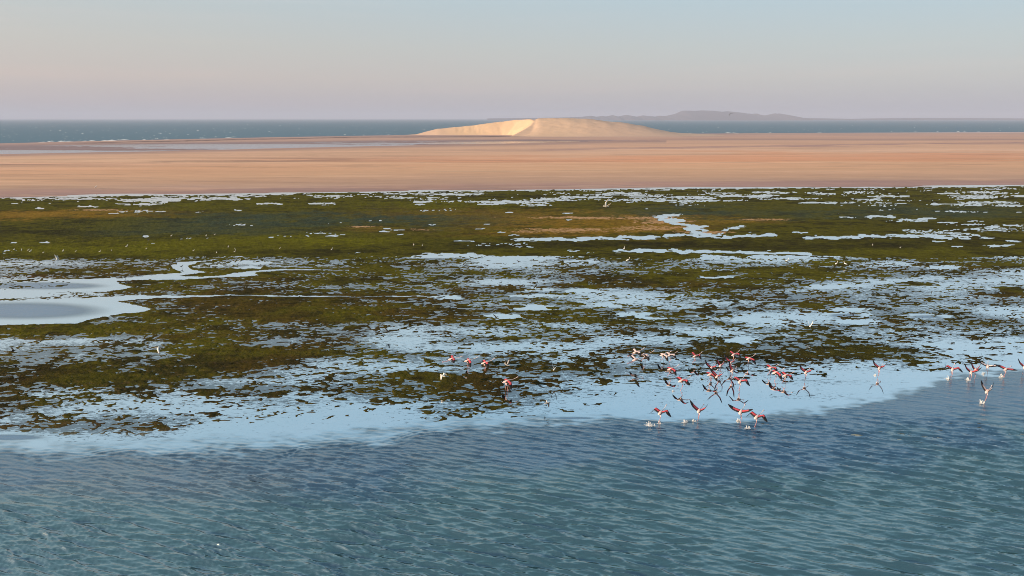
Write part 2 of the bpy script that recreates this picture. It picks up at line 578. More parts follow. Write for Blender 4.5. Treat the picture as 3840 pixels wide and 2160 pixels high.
def pool_mask(px, py, pools, warp):
    s = np.zeros(px.shape)
    for p in pools:
        x, y, a, b = p[:4]
        k = p[4] if len(p) > 4 else 1.0
        sel = (np.abs(px - x) < a * 1.6 + 8) & (np.abs(py - y) < b * 1.8 + 4)
        if not sel.any():
            continue
        b = b * (.75 if k == 1.0 and y < 960 else 1.0)
        d = ((px[sel] - x) / a) ** 2 + ((py[sel] - y + warp[sel] * b * .6) / b) ** 2
        s[sel] = np.maximum(s[sel], k * (1 - sstep(0.55, 1.35, d)))
    return s


def line_mask(px, py, line, w, warp):
    d = polydist(px, py, line, closed=False, yscale=2.6)
    return 1 - sstep(w * .6, w * 1.5, d + warp * w * .5)


ccs = np.arange(-420, 4260, 3.2)
rrs = np.concatenate([np.arange(684, 1000, 1.8), np.arange(1000, 1400, 1.8), np.arange(1400, 1640, 2.4), np.arange(1640, 1790, 12)])
PX, PY = np.meshgrid(ccs, rrs)
X, Y = ground(PX, PY)
sh = shore_y(PX)

big = fbm(X, Y, 5.0, 3, .6, 11, 2.6)
wx, wy = fbm(X, Y, 1.1, 2, .6, 71) * .16, fbm(X, Y, 1.1, 2, .6, 72) * .10
n = fbm(X + wx, Y + wy, .42, 3, 1.0, 5, 2.3) * .86 + fbm(X + wx * 2, Y + wy * 2, 1.2, 1, .8, 9, 2.4) * .30
warp = fbm(X, Y, 1.5, 3, .6, 77)
u = cdf(n * 1.02 + big * .45)
cov = coverage(PX, PY)
cov = cov * 1.20 - 0.25
cov += pool_mask(PX, PY, MATS, warp) ** 1.4 * .7
h = (cov - u)
# far meadow: dense, broken only by lens-shaped pools
farm = 1 - sstep(945, 972, PY)
slit = fbm(X + wx * 9, Y + wy * 7, 2.4, 3, .85, 61, 4.2)
wetR = sstep(1300, 2300, PX) * (1 - sstep(745, 780, PY)) * 1.0 + sstep(2800, 3500, PX) * (1 - sstep(880, 925, PY)) * .75 + (1 - sstep(745, 765, PY)) * .55
wetR = np.minimum(wetR, 1.25)
hm = 0.55 - sstep(3.0 - wetR * 1.45, 3.4 - wetR * 1.45, slit + .5 * big) * 1.2
h = h * (1 - farm) + hm * farm
for poly in (POND_UP, POND_LOW):
    sd = polydist(PX, PY, poly, True, 2.2)
    ins = inpoly(PX + warp * 3, PY + warp * .9, poly)
    h = np.where(ins, -0.10 - np.minimum(sd, 60) * .012, h + 0.25 * (1 - sstep(0, 26, sd)))
cut = pool_mask(PX, PY, POOLS, warp)
cut = np.maximum(cut, line_mask(PX, PY, MEANDER, 11, warp))
for s_ in STREAKS:
    cut = np.maximum(cut, line_mask(PX, PY, s_, 11, warp))
h = h - cut * 1.5
# strip of standing water along the foot of the beach
foot = sh - PY
strip = sstep(np.minimum(-8 - 3 * warp - 4 * np.clip(slit, -1, 1), -3.6), -3, foot)
h = h - strip * 2.0
depth_h = h.copy()
z = np.where(h > 0, .004 + np.clip(h, 0, .8) * 0.036, np.clip(h, -1.2, 0) * 0.16)
tuft = np.abs(fbm(X, Y, .9, 3, .75, 211)) - .35
z += np.where(h > 0.03, tuft * 0.018 * sstep(.03, .3, h), 0)
z -= sstep(1640, 1770, PY) * 0.5

# colour of the weed, by stand; TEAL has the water film's reflection painted in
OLIVE, BROWN, DARK = lin((98, 93, 26)), lin((84, 66, 30)), lin((50, 47, 26))
LIME, OCHRE, TEAL, BARE = lin((118, 114, 22)), lin((160, 122, 44)), lin((68, 84, 74)), lin((214, 168, 124))
T = np.zeros(PX.shape + (3,))
T[:] = OLIVE


def stain(px, py, rx, ry, colr, k=1.0, warpk=.6):
    global T
    d = ((PX - px) / rx) ** 2 + ((PY - py + warp * ry * .25 + big * ry * .3) / ry) ** 2
    m = np.exp(-d * 1.2) * k
    m = np.clip(m * (1 + .5 * n * warpk * .4), 0, 1)
    T += (colr - T) * m[..., None]


br = cdf(fbm(X, Y, 6.0, 4, .65, 301, 1.6) * 1.2 - .4) * sstep(960, 1010, PY)
T += (BROWN - T) * (br * .8)[..., None]
dk = cdf(fbm(X, Y, 2.2, 4, .7, 341, 1.5) * 1.4 - .9)
T += (DARK - T) * (dk * .75)[..., None]
nearD = sstep(1230, 1480, PY)
T += (lin((52, 46, 26)) - T) * (nearD * .45)[..., None]
T += (DARK - T) * (sstep(1500, 2600, PX) * sstep(1050, 1300, PY) * .5)[..., None]
for a in [(200, 800, 420, 12, OCHRE, .9), (60, 812, 300, 9, OCHRE, .8), (2150, 838, 430, 36, OCHRE, .8), (2480, 850, 170, 32, OCHRE, .75), (2780, 830, 160, 9, OCHRE, .7), (1400, 862, 120, 8, OCHRE, .5),
          (1150, 905, 380, 22, LIME, .9), (500, 930, 420, 26, LIME, .7), (150, 935, 260, 16, LIME, .5), (1600, 770, 300, 14, LIME, .5), (700, 770, 400, 12, LIME, .5), (1700, 800, 380, 16, OCHRE, .4),
          (3110, 984, 130, 10, LIME, .5), (3300, 940, 300, 12, LIME, .5), (450, 1010, 300, 14, LIME, .25),
          (1450, 822, 420, 24, TEAL, .85), (900, 832, 420, 26, TEAL, .7), (700, 870, 500, 18, TEAL, .5), (2560, 800, 260, 20, TEAL, .8), (3200, 790, 420, 22, TEAL, .55), (3600, 800, 300, 20, TEAL, .6),
          (150, 870, 220, 16, DARK, .8), (2500, 925, 700, 22, DARK, .85), (3300, 915, 500, 20, DARK, .6), (1900, 930, 300, 14, DARK, .6), (300, 960, 500, 10, DARK, .5), (1000, 945, 500, 7, DARK, .5),
          (3000, 775, 260, 12, OLIVE, .6), (3500, 850, 300, 20, DARK, .5), (2000, 735, 500, 8, DARK, .4), (120, 1040, 180, 14, lin((120, 84, 50)), .4)]:
    stain(*a)
# bare sand showing through on the higher bar
bare = np.zeros(PX.shape)
for (x, y, rx, ry, k) in [(2230, 817, 300, 6, 1.0), (2480, 832, 110, 12, .8), (2160, 866, 260, 9, .75), (2450, 858, 150, 14, .7), (1560, 862, 90, 4, .6), (1365, 851, 60, 3, .9),
                          (2650, 872, 90, 5, .9), (2880, 824, 90, 4, .8), (400, 788, 120, 2.5, .8), (3900, 870, 120, 6, .3)]:
    d = ((PX - x) / rx) ** 2 + ((PY - y) / ry) ** 2
    bare = np.maximum(bare, k * np.exp(-d))
bare = sstep(.35, .75, bare + .22 * slit + .15 * n) * sstep(.1, .3, bare)
T += (BARE - T) * (bare * .9)[..., None]
rim = sstep(.0, .10, h) * (1 - sstep(.1, .28, h)) * sstep(2200, 600, PX) * sstep(960, 1000, PY)
T += (lin((120, 92, 66)) - T) * (np.clip(rim, 0, 1) * .35)[..., None]
T *= .74
weed_k = sstep(-.85, -.15, h) * sstep(1700, 1600, PY)
MUDC = lin((176, 184, 180))
# the lagoon bed right of the mats is paler, silted sand
T = MUDC + (T - MUDC) * weed_k[..., None]

V = np.stack([X, Y, z], -1).reshape(-1, 3)
F = grid_faces(*PX.shape)
hz = z.reshape(-1)
fz = hz[F].max(1)
keep = (foot.reshape(-1)[F].max(1) < 4)
above = fz > 0.0
for nm, sel, mat, kd in (('seagrass', above & keep, M_WEED, 'stuff'), ('tidal_flat', ~above & keep, M_MUD, 'structure')):
    v_, f_, t_ = compact(V, F[sel], T.reshape(-1, 3))
    o = np_mesh(nm, v_, f_, mat)
    add_col(o, 'tint', t_)
    tag(o, kind=kd)
    if nm == 'seagrass':
        tag(o, 'olive and brown seagrass mats showing above the shallow water', 'seagrass')

# ------------------------------------------------------------------ lagoon water
EDGE = np.array([(-700, 1660), (0, 1668), (300, 1682), (650, 1690), (1000, 1672), (1300, 1642), (1600, 1612), (1900, 1596), (2300, 1572), (2700, 1580), (3000, 1545), (3150, 1525), (3300, 1500),
                 (3420, 1470), (3500, 1440), (3560, 1420), (3540, 1404), (3650, 1396), (3840, 1388), (4600, 1372)], float)
wc = np.arange(-560, 4410, 3.9)
wr = np.concatenate([np.arange(680, 960, 14.0), np.arange(960, 1360, 5.0), np.arange(1360, 1700, 2.4), np.arange(1700, 2180, 2.5), np.arange(2180, 2620, 14)])
QX, QY = np.meshgrid(wc, wr)
X, Y = ground(QX, QY)
wn = fbm(X, Y, 5.0, 3, .6, 501)
nfine = fbm(X, Y, .7, 3, .8, 517, 2.2)
nfine0 = fbm(X, Y, 2.2, 3, .7, 533, 2.6)
ey = np.interp(QX, EDGE[:, 0], EDGE[:, 1])
ed = QY - ey + wn * 7 + nfine0 * 3                                   # + towards the drone
# the rough tongue reaching out on the right
tong = sstep(-6, 12, ed)
ruffle = sstep(-10, 22, ed + nfine * 6)
# left half: smooth swell bends round the flat before the chop starts
leftk = 1 - sstep(1500, 2500, QX)
swell_band = np.exp(-((ed - 22) / 26) ** 2) * leftk
ruffle = ruffle * (1 - leftk) + leftk * sstep(-45, 60, ed + nfine * 12)
pond = np.zeros(QX.shape)
for (x, y, rx, ry) in [(80, 1165, 330, 34), (160, 1072, 250, 14), (3170, 1183, 70, 6), (3475, 1189, 70, 6), (20, 1640, 160, 12), (2150, 1568, 90, 5)]:
    pond = np.maximum(pond, 1 - sstep(.05, 1.25, ((QX - x) / rx) ** 2 + ((QY - y) / ry) ** 2))
far_turb = sstep(12, 130, ed)
turb = sstep(-20, 36, ed + nfine * 8) * (1 - leftk) + leftk * sstep(-55, 125, ed + nfine * 14)
chop = sstep(10, 300, ed)
# wave field
rng = np.random.RandomState(3)
WDIR = R(90 - 17)
zw = np.zeros(QX.shape)
dxw = np.zeros(QX.shape)
dyw = np.zeros(QX.shape)
slant = np.sqrt(X * X + Y * Y + CAM_H ** 2)
rowstep = np.gradient(Y, axis=0)
res = np.abs(rowstep)
act = QY > 1350
xs, ys = X[act], Y[act]
gust = np.clip(1 + .30 * fbm(X, Y, 9.0, 4, .65, 901, 1.6)[act], .45, 1.6)
zz = np.zeros(xs.shape)
ddx = np.zeros(xs.shape)
ddy = np.zeros(xs.shape)
ch_ = chop[act]
ru_ = ruffle[act]
rs_ = res[act]
for i in range(230):
    lam = 0.12 * (1.9 / 0.12) ** rng.rand()
    th = WDIR + R(rng.normal(0, 13 if lam > .6 else (9 if i % 3 else 20)))
    k = 2 * math.pi / lam
    # steepness per component, peak near 1.3 m
    stp = 0.060 * math.exp(-(math.log(lam / 0.32) / 0.75) ** 2) + 0.040 * math.exp(-(math.log(lam / 0.95) / 0.32) ** 2)
    a = stp / k
    ph = rng.rand() * 6.283
    big_w = sstep(.3, 1.3, np.full(1, lam))[0]
    amp = a * (ru_ * (1 - big_w) * (.55 + .45 * ch_) + ch_ * big_w) * gust
    amp = amp * sstep(1.5, 2.6, lam / np.maximum(rs_, 1e-3))
    p = k * (xs * math.cos(th) + ys * math.sin(th)) + ph
    s_, c_ = np.sin(p), np.cos(p)
    zz += amp * s_
    ddx += amp * math.cos(th) * c_
    ddy += amp * math.sin(th) * c_
zw[act] = zz
dxw[act] = ddx
dyw[act] = ddy
# bending swell lines in the sheltered corner
edw = (np.interp(X / Y, np.sort(EDGE[:, 0] - 1920) / FPX, EDGE[np.argsort(EDGE[:, 0]), 1]))
ph = ed / 2.1 + X * .5 + wn * 1.5
zw += swell_band * 0.012 * np.sin(ph) * (1 + .4 * nfine)
Xd = X + dxw * .35
Yd = Y + dyw * .35
zw += 0.0
BLUE, DEEP, SANDY, PALE = np.array((.012, .050, .105)), np.array((.040, .104, .091)), np.array((.075, .070, .068)), np.array((.10, .17, .20))
B = np.zeros(QX.shape + (3,))
B[:] = BLUE
dk = sstep(60, 250, ed + wn * 30 - 70 * sstep(1800, 3000, QX))
B += (DEEP - B) * dk[..., None]
sandk = np.exp(-((QX - 500) / 1150) ** 2) * np.exp(-((ed - 115) / 85) ** 2)
sandk = np.clip(sandk * (1 + .35 * wn), 0, 1) * .7
B += (SANDY - B) * (sandk * .9)[..., None]
B += (PALE - B) * (1 - sstep(-10, 25, ed))[..., None]
B += (np.array((.06, .145, .29)) - B) * np.clip(pond * 1.3, 0, 1)[..., None]
ruffle = np.maximum(ruffle, np.clip(.05 + .07 * wn + .03 * nfine0, 0, .22))
V = np.stack([Xd, Yd, zw], -1).reshape(-1, 3)
F = grid_faces(*QX.shape)
kp = (QY.reshape(-1)[F].min(1) > shore_y(QX).reshape(-1)[F].max(1) - 22)
wcov = coverage(QX, QY) * 1.02 + .06 * sstep(.05, .3, coverage(QX, QY)) + .20 * fbm(X, Y, 5.0, 3, .6, 11, 2.6) * -1
wcov = wcov + pool_mask(QX, QY, MATS, wn * .5) * .5 - pool_mask(QX, QY, [(p[0], p[1], p[2] * 1.1, p[3] * 1.2) for p in POOLS], wn * .3) * 2
for poly in (POND_UP, POND_LOW):
    wcov = np.where(inpoly(QX, QY, poly), 0, wcov)
wcov = np.where(QY < 962, 0, wcov)
wcov = np.maximum(wcov, .16 * sstep(1200, 1300, QY))
wcov = np.clip(wcov, 0, .9) * (1 - sstep(-45, -5, ed))
v_, f_, ru2, tu2, b2, wv2 = compact(V, F[kp], np.maximum(ruffle, pond * .85).reshape(-1), np.maximum(turb, pond * .72).reshape(-1), B.reshape(-1, 3), wcov.reshape(-1))
lag = np_mesh('lagoon_water', v_, f_, M_WATER)
add_float(lag, 'ruffle', ru2)
add_float(lag, 'turbid', tu2)
add_float(lag, 'weedy', wv2)
add_col(lag, 'body', b2)
tag(lag, kind='structure')
# lagoon bed under the deep part
bx = [-400, 400, 400, -400]
np_mesh('lagoon_bed', [(-140, -40, -1.3), (140, -40, -1.3), (140, 60, -1.3), (-140, 60, -1.3)], [(0, 1, 2, 3)], M_MUD)
lb = bpy.data.objects['lagoon_bed']
add_col(lb, 'tint', np.tile(lin((120, 110, 90)), (4, 1)))
tag(lb, kind='structure')

# ------------------------------------------------------------------ beach
sc_ = np.arange(-900, 4750, 7.0)
st_ = np.concatenate([[0], np.linspace(0.0, 1.0, 190) ** 1.0])[1:]
GX = np.tile(sc_, (len(st_), 1))
top = seaward_y(GX) - 3
bot = shore_y(GX) + 5
GY = top + (bot - top) * st_[:, None]
X, Y = ground(GX, GY)
f_sea = GY - seaward_y(GX)
f_lag = shore_y(GX) - GY
warp = fbm(X, Y, 40.0, 4, .6, 31, 2.5)
fine = fbm(X, Y, 8.0, 4, .6, 35, 4.0)
f_lag = f_lag + fine * 1.3 + warp * 1.6
z = 0.55 * sstep(-1.5, 14, f_lag) + .35 * sstep(20, 90, f_lag) - .5 * (1 - sstep(-5, 0, f_lag))
z -= 1.3 * (1 - sstep(-1.5, 1.2, f_sea))
# tidal channel lying between the beach and the outer bar
CH_TOP = np.array([(-900, 566), (0, 546), (600, 537), (1400, 528), (2000, 524), (2350, 528), (2500, 530)], float)
CH_BOT = np.array([(-900, 604), (0, 584), (600, 572), (1000, 562), (1400, 552), (2000, 540), (2350, 531), (2500, 530)], float)
ct = np.interp(GX, CH_TOP[:, 0], CH_TOP[:, 1])
cb = np.interp(GX, CH_BOT[:, 0], CH_BOT[:, 1])
w = np.maximum(cb - ct, .01)
tch = (GY - ct) / w
inch = sstep(-.05, .1, tch) * (1 - sstep(.93, 1.02, tch)) * (GX < 2480)
bars = fbm(X, Y, 34.0, 5, .65, 91, 5.0)
zch = np.where(bars + 1.3 * np.clip(tch - .35, -1, 1) * 1.3 > .12, -.14, .04)
zch = np.clip((-.4 - bars - 1.3 * (tch - .35)) * .16, -.2, .10)
z = z * (1 - inch) + zch * inch
z += fine * .015
# colours across the beach
cs = [(0, (168, 138, 130)), (.06, (186, 150, 132)), (.12, (192, 152, 128)), (.22, (203, 160, 130)), (.34, (212, 168, 134)), (.46, (214, 166, 130)), (.56, (211, 160, 120)),
      (.70, (208, 162, 124)), (.80, (196, 154, 122)), (.90, (182, 146, 122)), (.96, (166, 132, 120)), (1.0, (158, 128, 120))]
tt = np.clip((GY - seaward_y(GX)) / (shore_y(GX) - seaward_y(GX)) + .012 * warp + .008 * fine, 0, 1)
cx = [c[0] for c in cs]
T = np.stack([np.interp(tt, cx, [lin(c[1])[k] for c in cs]) for k in range(3)], -1)


def band(m, colr):
    global T
    T += (lin(colr) - T) * np.clip(m, 0, 1)[..., None]


gy_o = np.interp(GX, [0, 1300, 1700, 2600, 3840], [604, 608, 603, 596, 594])
wo = np.interp(GX, [0, 1200, 1700, 2600, 3840], [3, 7, 13, 17, 16])
band(np.exp(-(((GY - gy_o) / wo + .35 * warp)) ** 4) * sstep(600, 2000, GX) * .65, (214, 146, 104))
band(np.exp(-(((GY - gy_o - wo * 1.25) / 3.2 + .5 * warp)) ** 2) * .5, (222, 180, 140))
band(np.exp(-(((GY - np.interp(GX, [1500, 2300, 3100, 3840], [575, 565, 552, 541])) / 4 + .6 * warp + .4 * fine)) ** 2) * sstep(1400, 2300, GX) * .8, (158, 124, 118))
band(np.exp(-(((GY - np.interp(GX, [1500, 3840], [576, 566])) / 5.0 + .5 * warp)) ** 2) * sstep(1900, 2600, GX) * .5, (216, 176, 148))
band(sstep(-.3, .7, fbm(X, Y, 30.0, 4, .6, 45, 3.0)) * np.exp(-((GY - 622 + GX * .012) / 11) ** 2) * (1 - sstep(900, 2000, GX)) * .8, (146, 112, 94))
band(sstep(.9, 1.7, fbm(X, Y, 9.0, 4, .7, 49, 9.0)) * .28 * sstep(.2, .4, tt), (150, 118, 98))
band(sstep(1.0, 1.8, fbm(X, Y, 7.0, 4, .7, 53, 12.0)) * .22 * sstep(.2, .4, tt), (228, 190, 152))
band(np.exp(-(((GY - (cb + 4)) / 6)) ** 2) * .7 * (GX < 2500), (150, 122, 116))
band(inch * .85, (128, 112, 116))
band(np.exp(-(((GY - 527) / 4)) ** 2) * sstep(2200, 2700, GX) * .7, (156, 126, 118))
band(np.exp(-(((GY - 500.5) / 1.4)) ** 2) * sstep(2450, 2600, GX) * .9, (214, 186, 176))
band(np.exp(-(((GY - np.interp(GX, [0, 1400, 1960], [547, 517, 516])) / 1.5 + .3 * fine)) ** 2) * (1 - sstep(1850, 2000, GX)) * sstep(0, 600, GX) * .9, (92, 76, 70))
g_ = T.mean(-1, keepdims=True)
T = (g_ + (T - g_) * .90) * np.array((1.04, 1.01, 1.02)) * 1.10
o = np_mesh('beach_sand', np.stack([X, Y, z], -1).reshape(-1, 3), grid_faces(*GX.shape), M_SAND)
add_col(o, 'tint', T.reshape(-1, 3))
tag(o, kind='structure')


def flat_sheet(name, quad, z, mat, nx=2, ny=2):
    vs, fs = [], []
    (x0, y0), (x1, y1), (x2, y2), (x3, y3) = quad
    for j in range(ny):
        for i in range(nx):
            a, b = i / (nx - 1), j / (ny - 1)
            vs.append(((x0 * (1 - a) + x1 * a) * (1 - b) + (x3 * (1 - a) + x2 * a) * b, (y0 * (1 - a) + y1 * a) * (1 - b) + (y3 * (1 - a) + y2 * a) * b, z))
    return np_mesh(name, vs, grid_faces(ny, nx), mat)


# water standing in the channel
cx_ = np.arange(-900, 2500, 60.0)
tp = np.stack(ground(cx_, np.interp(cx_, CH_TOP[:, 0], CH_TOP[:, 1]) - 1.5), -1)
bt = np.stack(ground(cx_, np.interp(cx_, CH_BOT[:, 0], CH_BOT[:, 1]) + 1.5), -1)
V = np.concatenate([np.c_[bt, np.zeros(len(bt))], np.c_[tp, np.zeros(len(tp))]])
o = np_mesh('tidal_channel', V, grid_faces(2, len(cx_)), M_WATER)
add_float(o, 'ruffle', np.full(len(V), .75))
add_float(o, 'turbid', np.full(len(V), .2))
add_col(o, 'body', np.tile((.1, .13, .15), (len(V), 1)))
tag(o, kind='structure')

# ------------------------------------------------------------------ sea
o = flat_sheet('sea', [(-1500, 500), (1500, 500), (24000, 21000), (-24000, 21000)], -0.05, M_SEA, 2, 2)
tag(o, kind='structure')

# ------------------------------------------------------------------ dune
SIL = np.array([(1400, 512), (1520, 506), (1567, 503.5), (1602, 493.5), (1642, 483.5), (1723, 476), (1783, 471), (1854, 460), (1905, 455), (1945, 448.5), (1996, 446), (2056, 445), (2127, 444.2),
                (2187, 447), (2258, 453), (2334, 461), (2409, 473), (2460, 486), (2510, 496), (2561, 501), (2621, 503), (2720, 508)], float)
YR = 785.0


def sil_z(X):
    px = 1920 + X / YR * FPX / 1.0
    zz_ = [max(0.0, at_dist(a, b, YR)[2]) for a, b in SIL]
    xx_ = [at_dist(a, b, YR)[0] for a, b in SIL]
    return np.interp(X, xx_, zz_)


gx = np.arange(-165, 260, 1.3)
gy = np.arange(680, 900, 1.3)
X, Y = np.meshgrid(gx, gy)
ridge_xy = np.array([(-150, 740), (-100, 742), (-75, 746), (-40, 752), (-10, 756), (8, 754), (18, 747), (22, 739), (19, 730), (12, 720), (4, 711), (-2, 704)], float)
ridge_xy[:, 1] = 712 + (ridge_xy[:, 1] - 704) * 1.55
ridge_xy[:, 0] *= 1.05
rx = []
for i in range(len(ridge_xy) - 1):
    for t in np.linspace(0, 1, 14, endpoint=False):
        rx.append(ridge_xy[i] * (1 - t) + ridge_xy[i + 1] * t)
rx = np.array(rx)
for _ in range(6):
    rx[1:-1] = (rx[:-2] + rx[1:-1] * 2 + rx[2:]) / 4
rh = sil_z(rx[:, 0])
arc_front = rx[:, 1] < 779
right_part = rx[:, 0] > 5
tdown = np.clip((779 - rx[:, 1]) / (779 - 712), 0, 1)
rh = np.where(right_part & arc_front | ((rx[:, 1] < 762)), sil_z(np.full(1, 20.0))[0] * (1 - tdown ** 1.15), rh)
D = np.full(X.shape, 1e9)
HI = np.zeros(X.shape)
SG = np.zeros(X.shape)
for i in range(len(rx) - 1):
    a, b = rx[i], rx[i + 1]
    e = b - a
    qx, qy = X - a[0], Y - a[1]
    t = np.clip((qx * e[0] + qy * e[1]) / (e @ e + 1e-9), 0, 1)
    d = np.hypot(qx - t * e[0], qy - t * e[1])
    m = d < D
    D = np.where(m, d, D)
    HI = np.where(m, rh[i] * (1 - t) + rh[i + 1] * t, HI)
    SG = np.where(m, e[0] * qy - e[1] * qx, SG)
inside = SG < 0                       # to the right of travel = the hollow side
slip = np.maximum(HI - math.tan(R(31)) * D, 0) + .25 * np.exp(-((HI - math.tan(R(31)) * D) / 2.0) ** 2)
sz = sil_z(X)
front = np.clip((YR - Y) / 84.0, 0, 1)
back = np.clip((Y - YR) / 80.0, 0, 1)
prof = np.where(Y < YR, np.cos(front * math.pi / 2) ** 1.5, np.cos(back * math.pi / 2) ** 1.5)
mound = sz * prof
backs = np.maximum(HI - .22 * D, 0)
outz = np.where(X > 10, np.maximum(mound, np.where(X < 40, np.minimum(HI, HI - .1 * D), 0)), np.maximum(backs, mound * 0))
k = sstep(0, 30, X)
outz = np.maximum(mound * k, np.maximum(HI - (.16 + .1 * (1 - k)) * D, 0))
z = np.where(inside, slip, outz)
for _ in range(1):
    z[1:-1, 1:-1] = (z[1:-1, 1:-1] * 4 + z[:-2, 1:-1] + z[2:, 1:-1] + z[1:-1, :-2] + z[1:-1, 2:]) / 8
z = z * (1 + .012 * fbm(X, Y, 22, 3, .5, 7)) + .12 * fbm(X, Y, 7, 3, .6, 8) * sstep(1, 5, z) * .6
gul = fbm(X * 1.0, Y * .2, 2.6, 3, .6, 19)
z += np.where(inside & (X < -12), gul * .10 * sstep(1, 4, z) * sstep(-95, -40, X), 0)
edge = np.minimum.reduce([sstep(-165, -120, X), sstep(260, 215, X), sstep(680, 702, Y), sstep(900, 860, Y)])
z = z * edge + .42 - .9 * (1 - sstep(0.0, .35, z * edge))
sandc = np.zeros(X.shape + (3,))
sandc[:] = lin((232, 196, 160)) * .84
flank_shade = np.where(inside, sstep(-48, -95, X) * .9, 1.0)  # shade of the windward flank and left tail, painted into the sand colour
flank_shade = (flank_shade + np.roll(flank_shade, 1, 0) + np.roll(flank_shade, 1, 1)) / 3
sandc += (lin((212, 180, 158)) * .84 - sandc) * (flank_shade * (1 - .5 * np.exp(-((X - 40) / 45) ** 2)))[..., None]
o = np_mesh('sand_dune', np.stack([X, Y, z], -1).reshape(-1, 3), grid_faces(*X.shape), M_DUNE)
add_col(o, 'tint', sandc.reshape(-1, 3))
tag(o, kind='structure')

# ------------------------------------------------------------------ far headland
HY = 6800.0
S5 = 1000 / 2576.0
prof_pts = reg([(-700, 165), (-300, 160), (0, 156), (120, 152), (220, 148), (300, 138), (350, 148), (410, 140), (440, 146), (505, 132), (540, 140), (560, 146), (630, 131), (680, 136), (740, 147), (800, 135),
                (890, 144), (920, 148), (960, 138), (1010, 142), (1060, 133), (1130, 115), (1175, 92), (1200, 89), (1300, 91), (1370, 87), (1500, 90), (1545, 101), (1620, 95), (1700, 103), (1760, 110),
                (1800, 122), (1830, 116), (1865, 126), (1875, 117), (1910, 136), (1945, 128), (1980, 140), (2010, 130), (2040, 132), (2075, 114), (2095, 122), (2120, 115), (2150, 124), (2170, 142),
                (2220, 152), (2250, 140), (2262, 152), (2300, 160), (2500, 163), (2800, 168), (3300, 160), (4000, 160), (4700, 166)], 2100, 380, S5)
hp = np.array(prof_pts)
hxp = np.arange(hp[0, 0], hp[-1, 0], 2.0)
hyp = np.interp(hxp, hp[:, 0], hp[:, 1])
dep = np.linspace(0, 1, 9)
rows = []
for j, t in enumerate(dep):
    Yd_ = HY - 700 * (1 - t) if t < 1 else HY
    pts = []
    rj = np.random.RandomState(40 + j)
    wob = np.convolve(rj.normal(0, 1, len(hxp)), np.ones(9) / 9, 'same')
    for i, (a, b) in enumerate(zip(hxp, hyp)):
        x_, y_, z_ = at_dist(a, b, HY)
        z_ = max(z_, .5)
        kx = 1.0
        zz_ = (z_ - .5) * (t ** .8 if t < 1 else 1) * (1 + (.18 * wob[i] if 0 < t < 1 else 0)) - (1.5 if t == 0 else 0)
        pts.append((x_, HY - 700 * (1 - t) * min(1, z_ / 60 + .1), max(zz_, -1.5) if t > 0 else -1.5))
    rows.append(pts)
rows.append([(p[0], HY + 900, -1.5) for p in rows[-1]])
V = np.array(rows).reshape(-1, 3)
o = np_mesh('headland_hills', V, grid_faces(len(rows), len(hxp)), M_ROCK)
tag(o, kind='structure')


# ------------------------------------------------------------------ broken crests on the open sea
rw = np.random.RandomState(12)
vs, fs = [], []


def foam_lump(x, y, L, W, H, ang, base=-.05):
    k0 = len(vs)
    n_ = 7
    ca, sa = math.cos(ang), math.sin(ang)
    for i in range(n_):
        a = 6.283 * i / n_
        r = .7 + .5 * rw.rand()
        u_, v_ = L * r * math.cos(a), W * r * math.sin(a)
        vs.append((x + u_ * ca - v_ * sa, y + u_ * sa + v_ * ca, base))
    vs.append((x, y, base + H))
    for i in range(n_):
        fs.append((k0 + i, k0 + (i + 1) % n_, k0 + n_))


cnt = 0
while cnt < 430:
    px_ = rw.uniform(-300, 4150)
    py_ = 452 + (rw.rand() ** .75) * 80
    if py_ > seaward_y(px_) - 3:
        continue
    x_, y_ = ground(px_, py_)
    sz = (.4 + 1.1 * rw.rand() ** 3) * (1 + (y_ - 800) / 4000)
    foam_lump(float(x_), float(y_), sz * rw.uniform(.9, 2.2), sz * .4, .12 + .3 * rw.rand() * sz, rw.normal(0, .25))
    cnt += 1
for (xa, xb, dy, n_) in [(150, 900, 3.0, 26), (2560, 3900, 2.2, 12)]:
    for i in range(n_):
        px_ = rw.uniform(xa, xb)
        x_, y_ = ground(px_, seaward_y(px_) - dy - abs(rw.normal(0, 2.0)))
        foam_lump(float(x_), float(y_), rw.uniform(1, 4.5), .6, .35, rw.normal(0, .08))
o = np_mesh('whitecaps', vs, fs, M_FOAM, smooth=False)
tag(o, kind='stuff')

# ------------------------------------------------------------------ birds
M_PALE = plain('pale_pink_plumage', (0.80, 0.62, 0.58), .8, .08, 12)
M_ROSE = plain('rose_coverts', (0.72, 0.10, 0.12), .75, .15, 12, trans=.12)
M_BLACK = plain('black_flight_feathers', (0.012, 0.010, 0.013), .6, .2, 12)
M_LEG = plain('pink_legs', (0.55, 0.26, 0.26), .6, .1, 20)
M_WHITE = plain('white_plumage', (0.82, 0.80, 0.75), .8, .05, 12)
M_GREY = plain('grey_plumage', (0.32, 0.31, 0.30), .8, .12, 12)
M_DUSK = plain('dark_plumage', (0.035, 0.033, 0.032), .8, .15, 12)
M_BILL = plain('dark_bill', (0.05, 0.04, 0.04), .5, .1, 20)


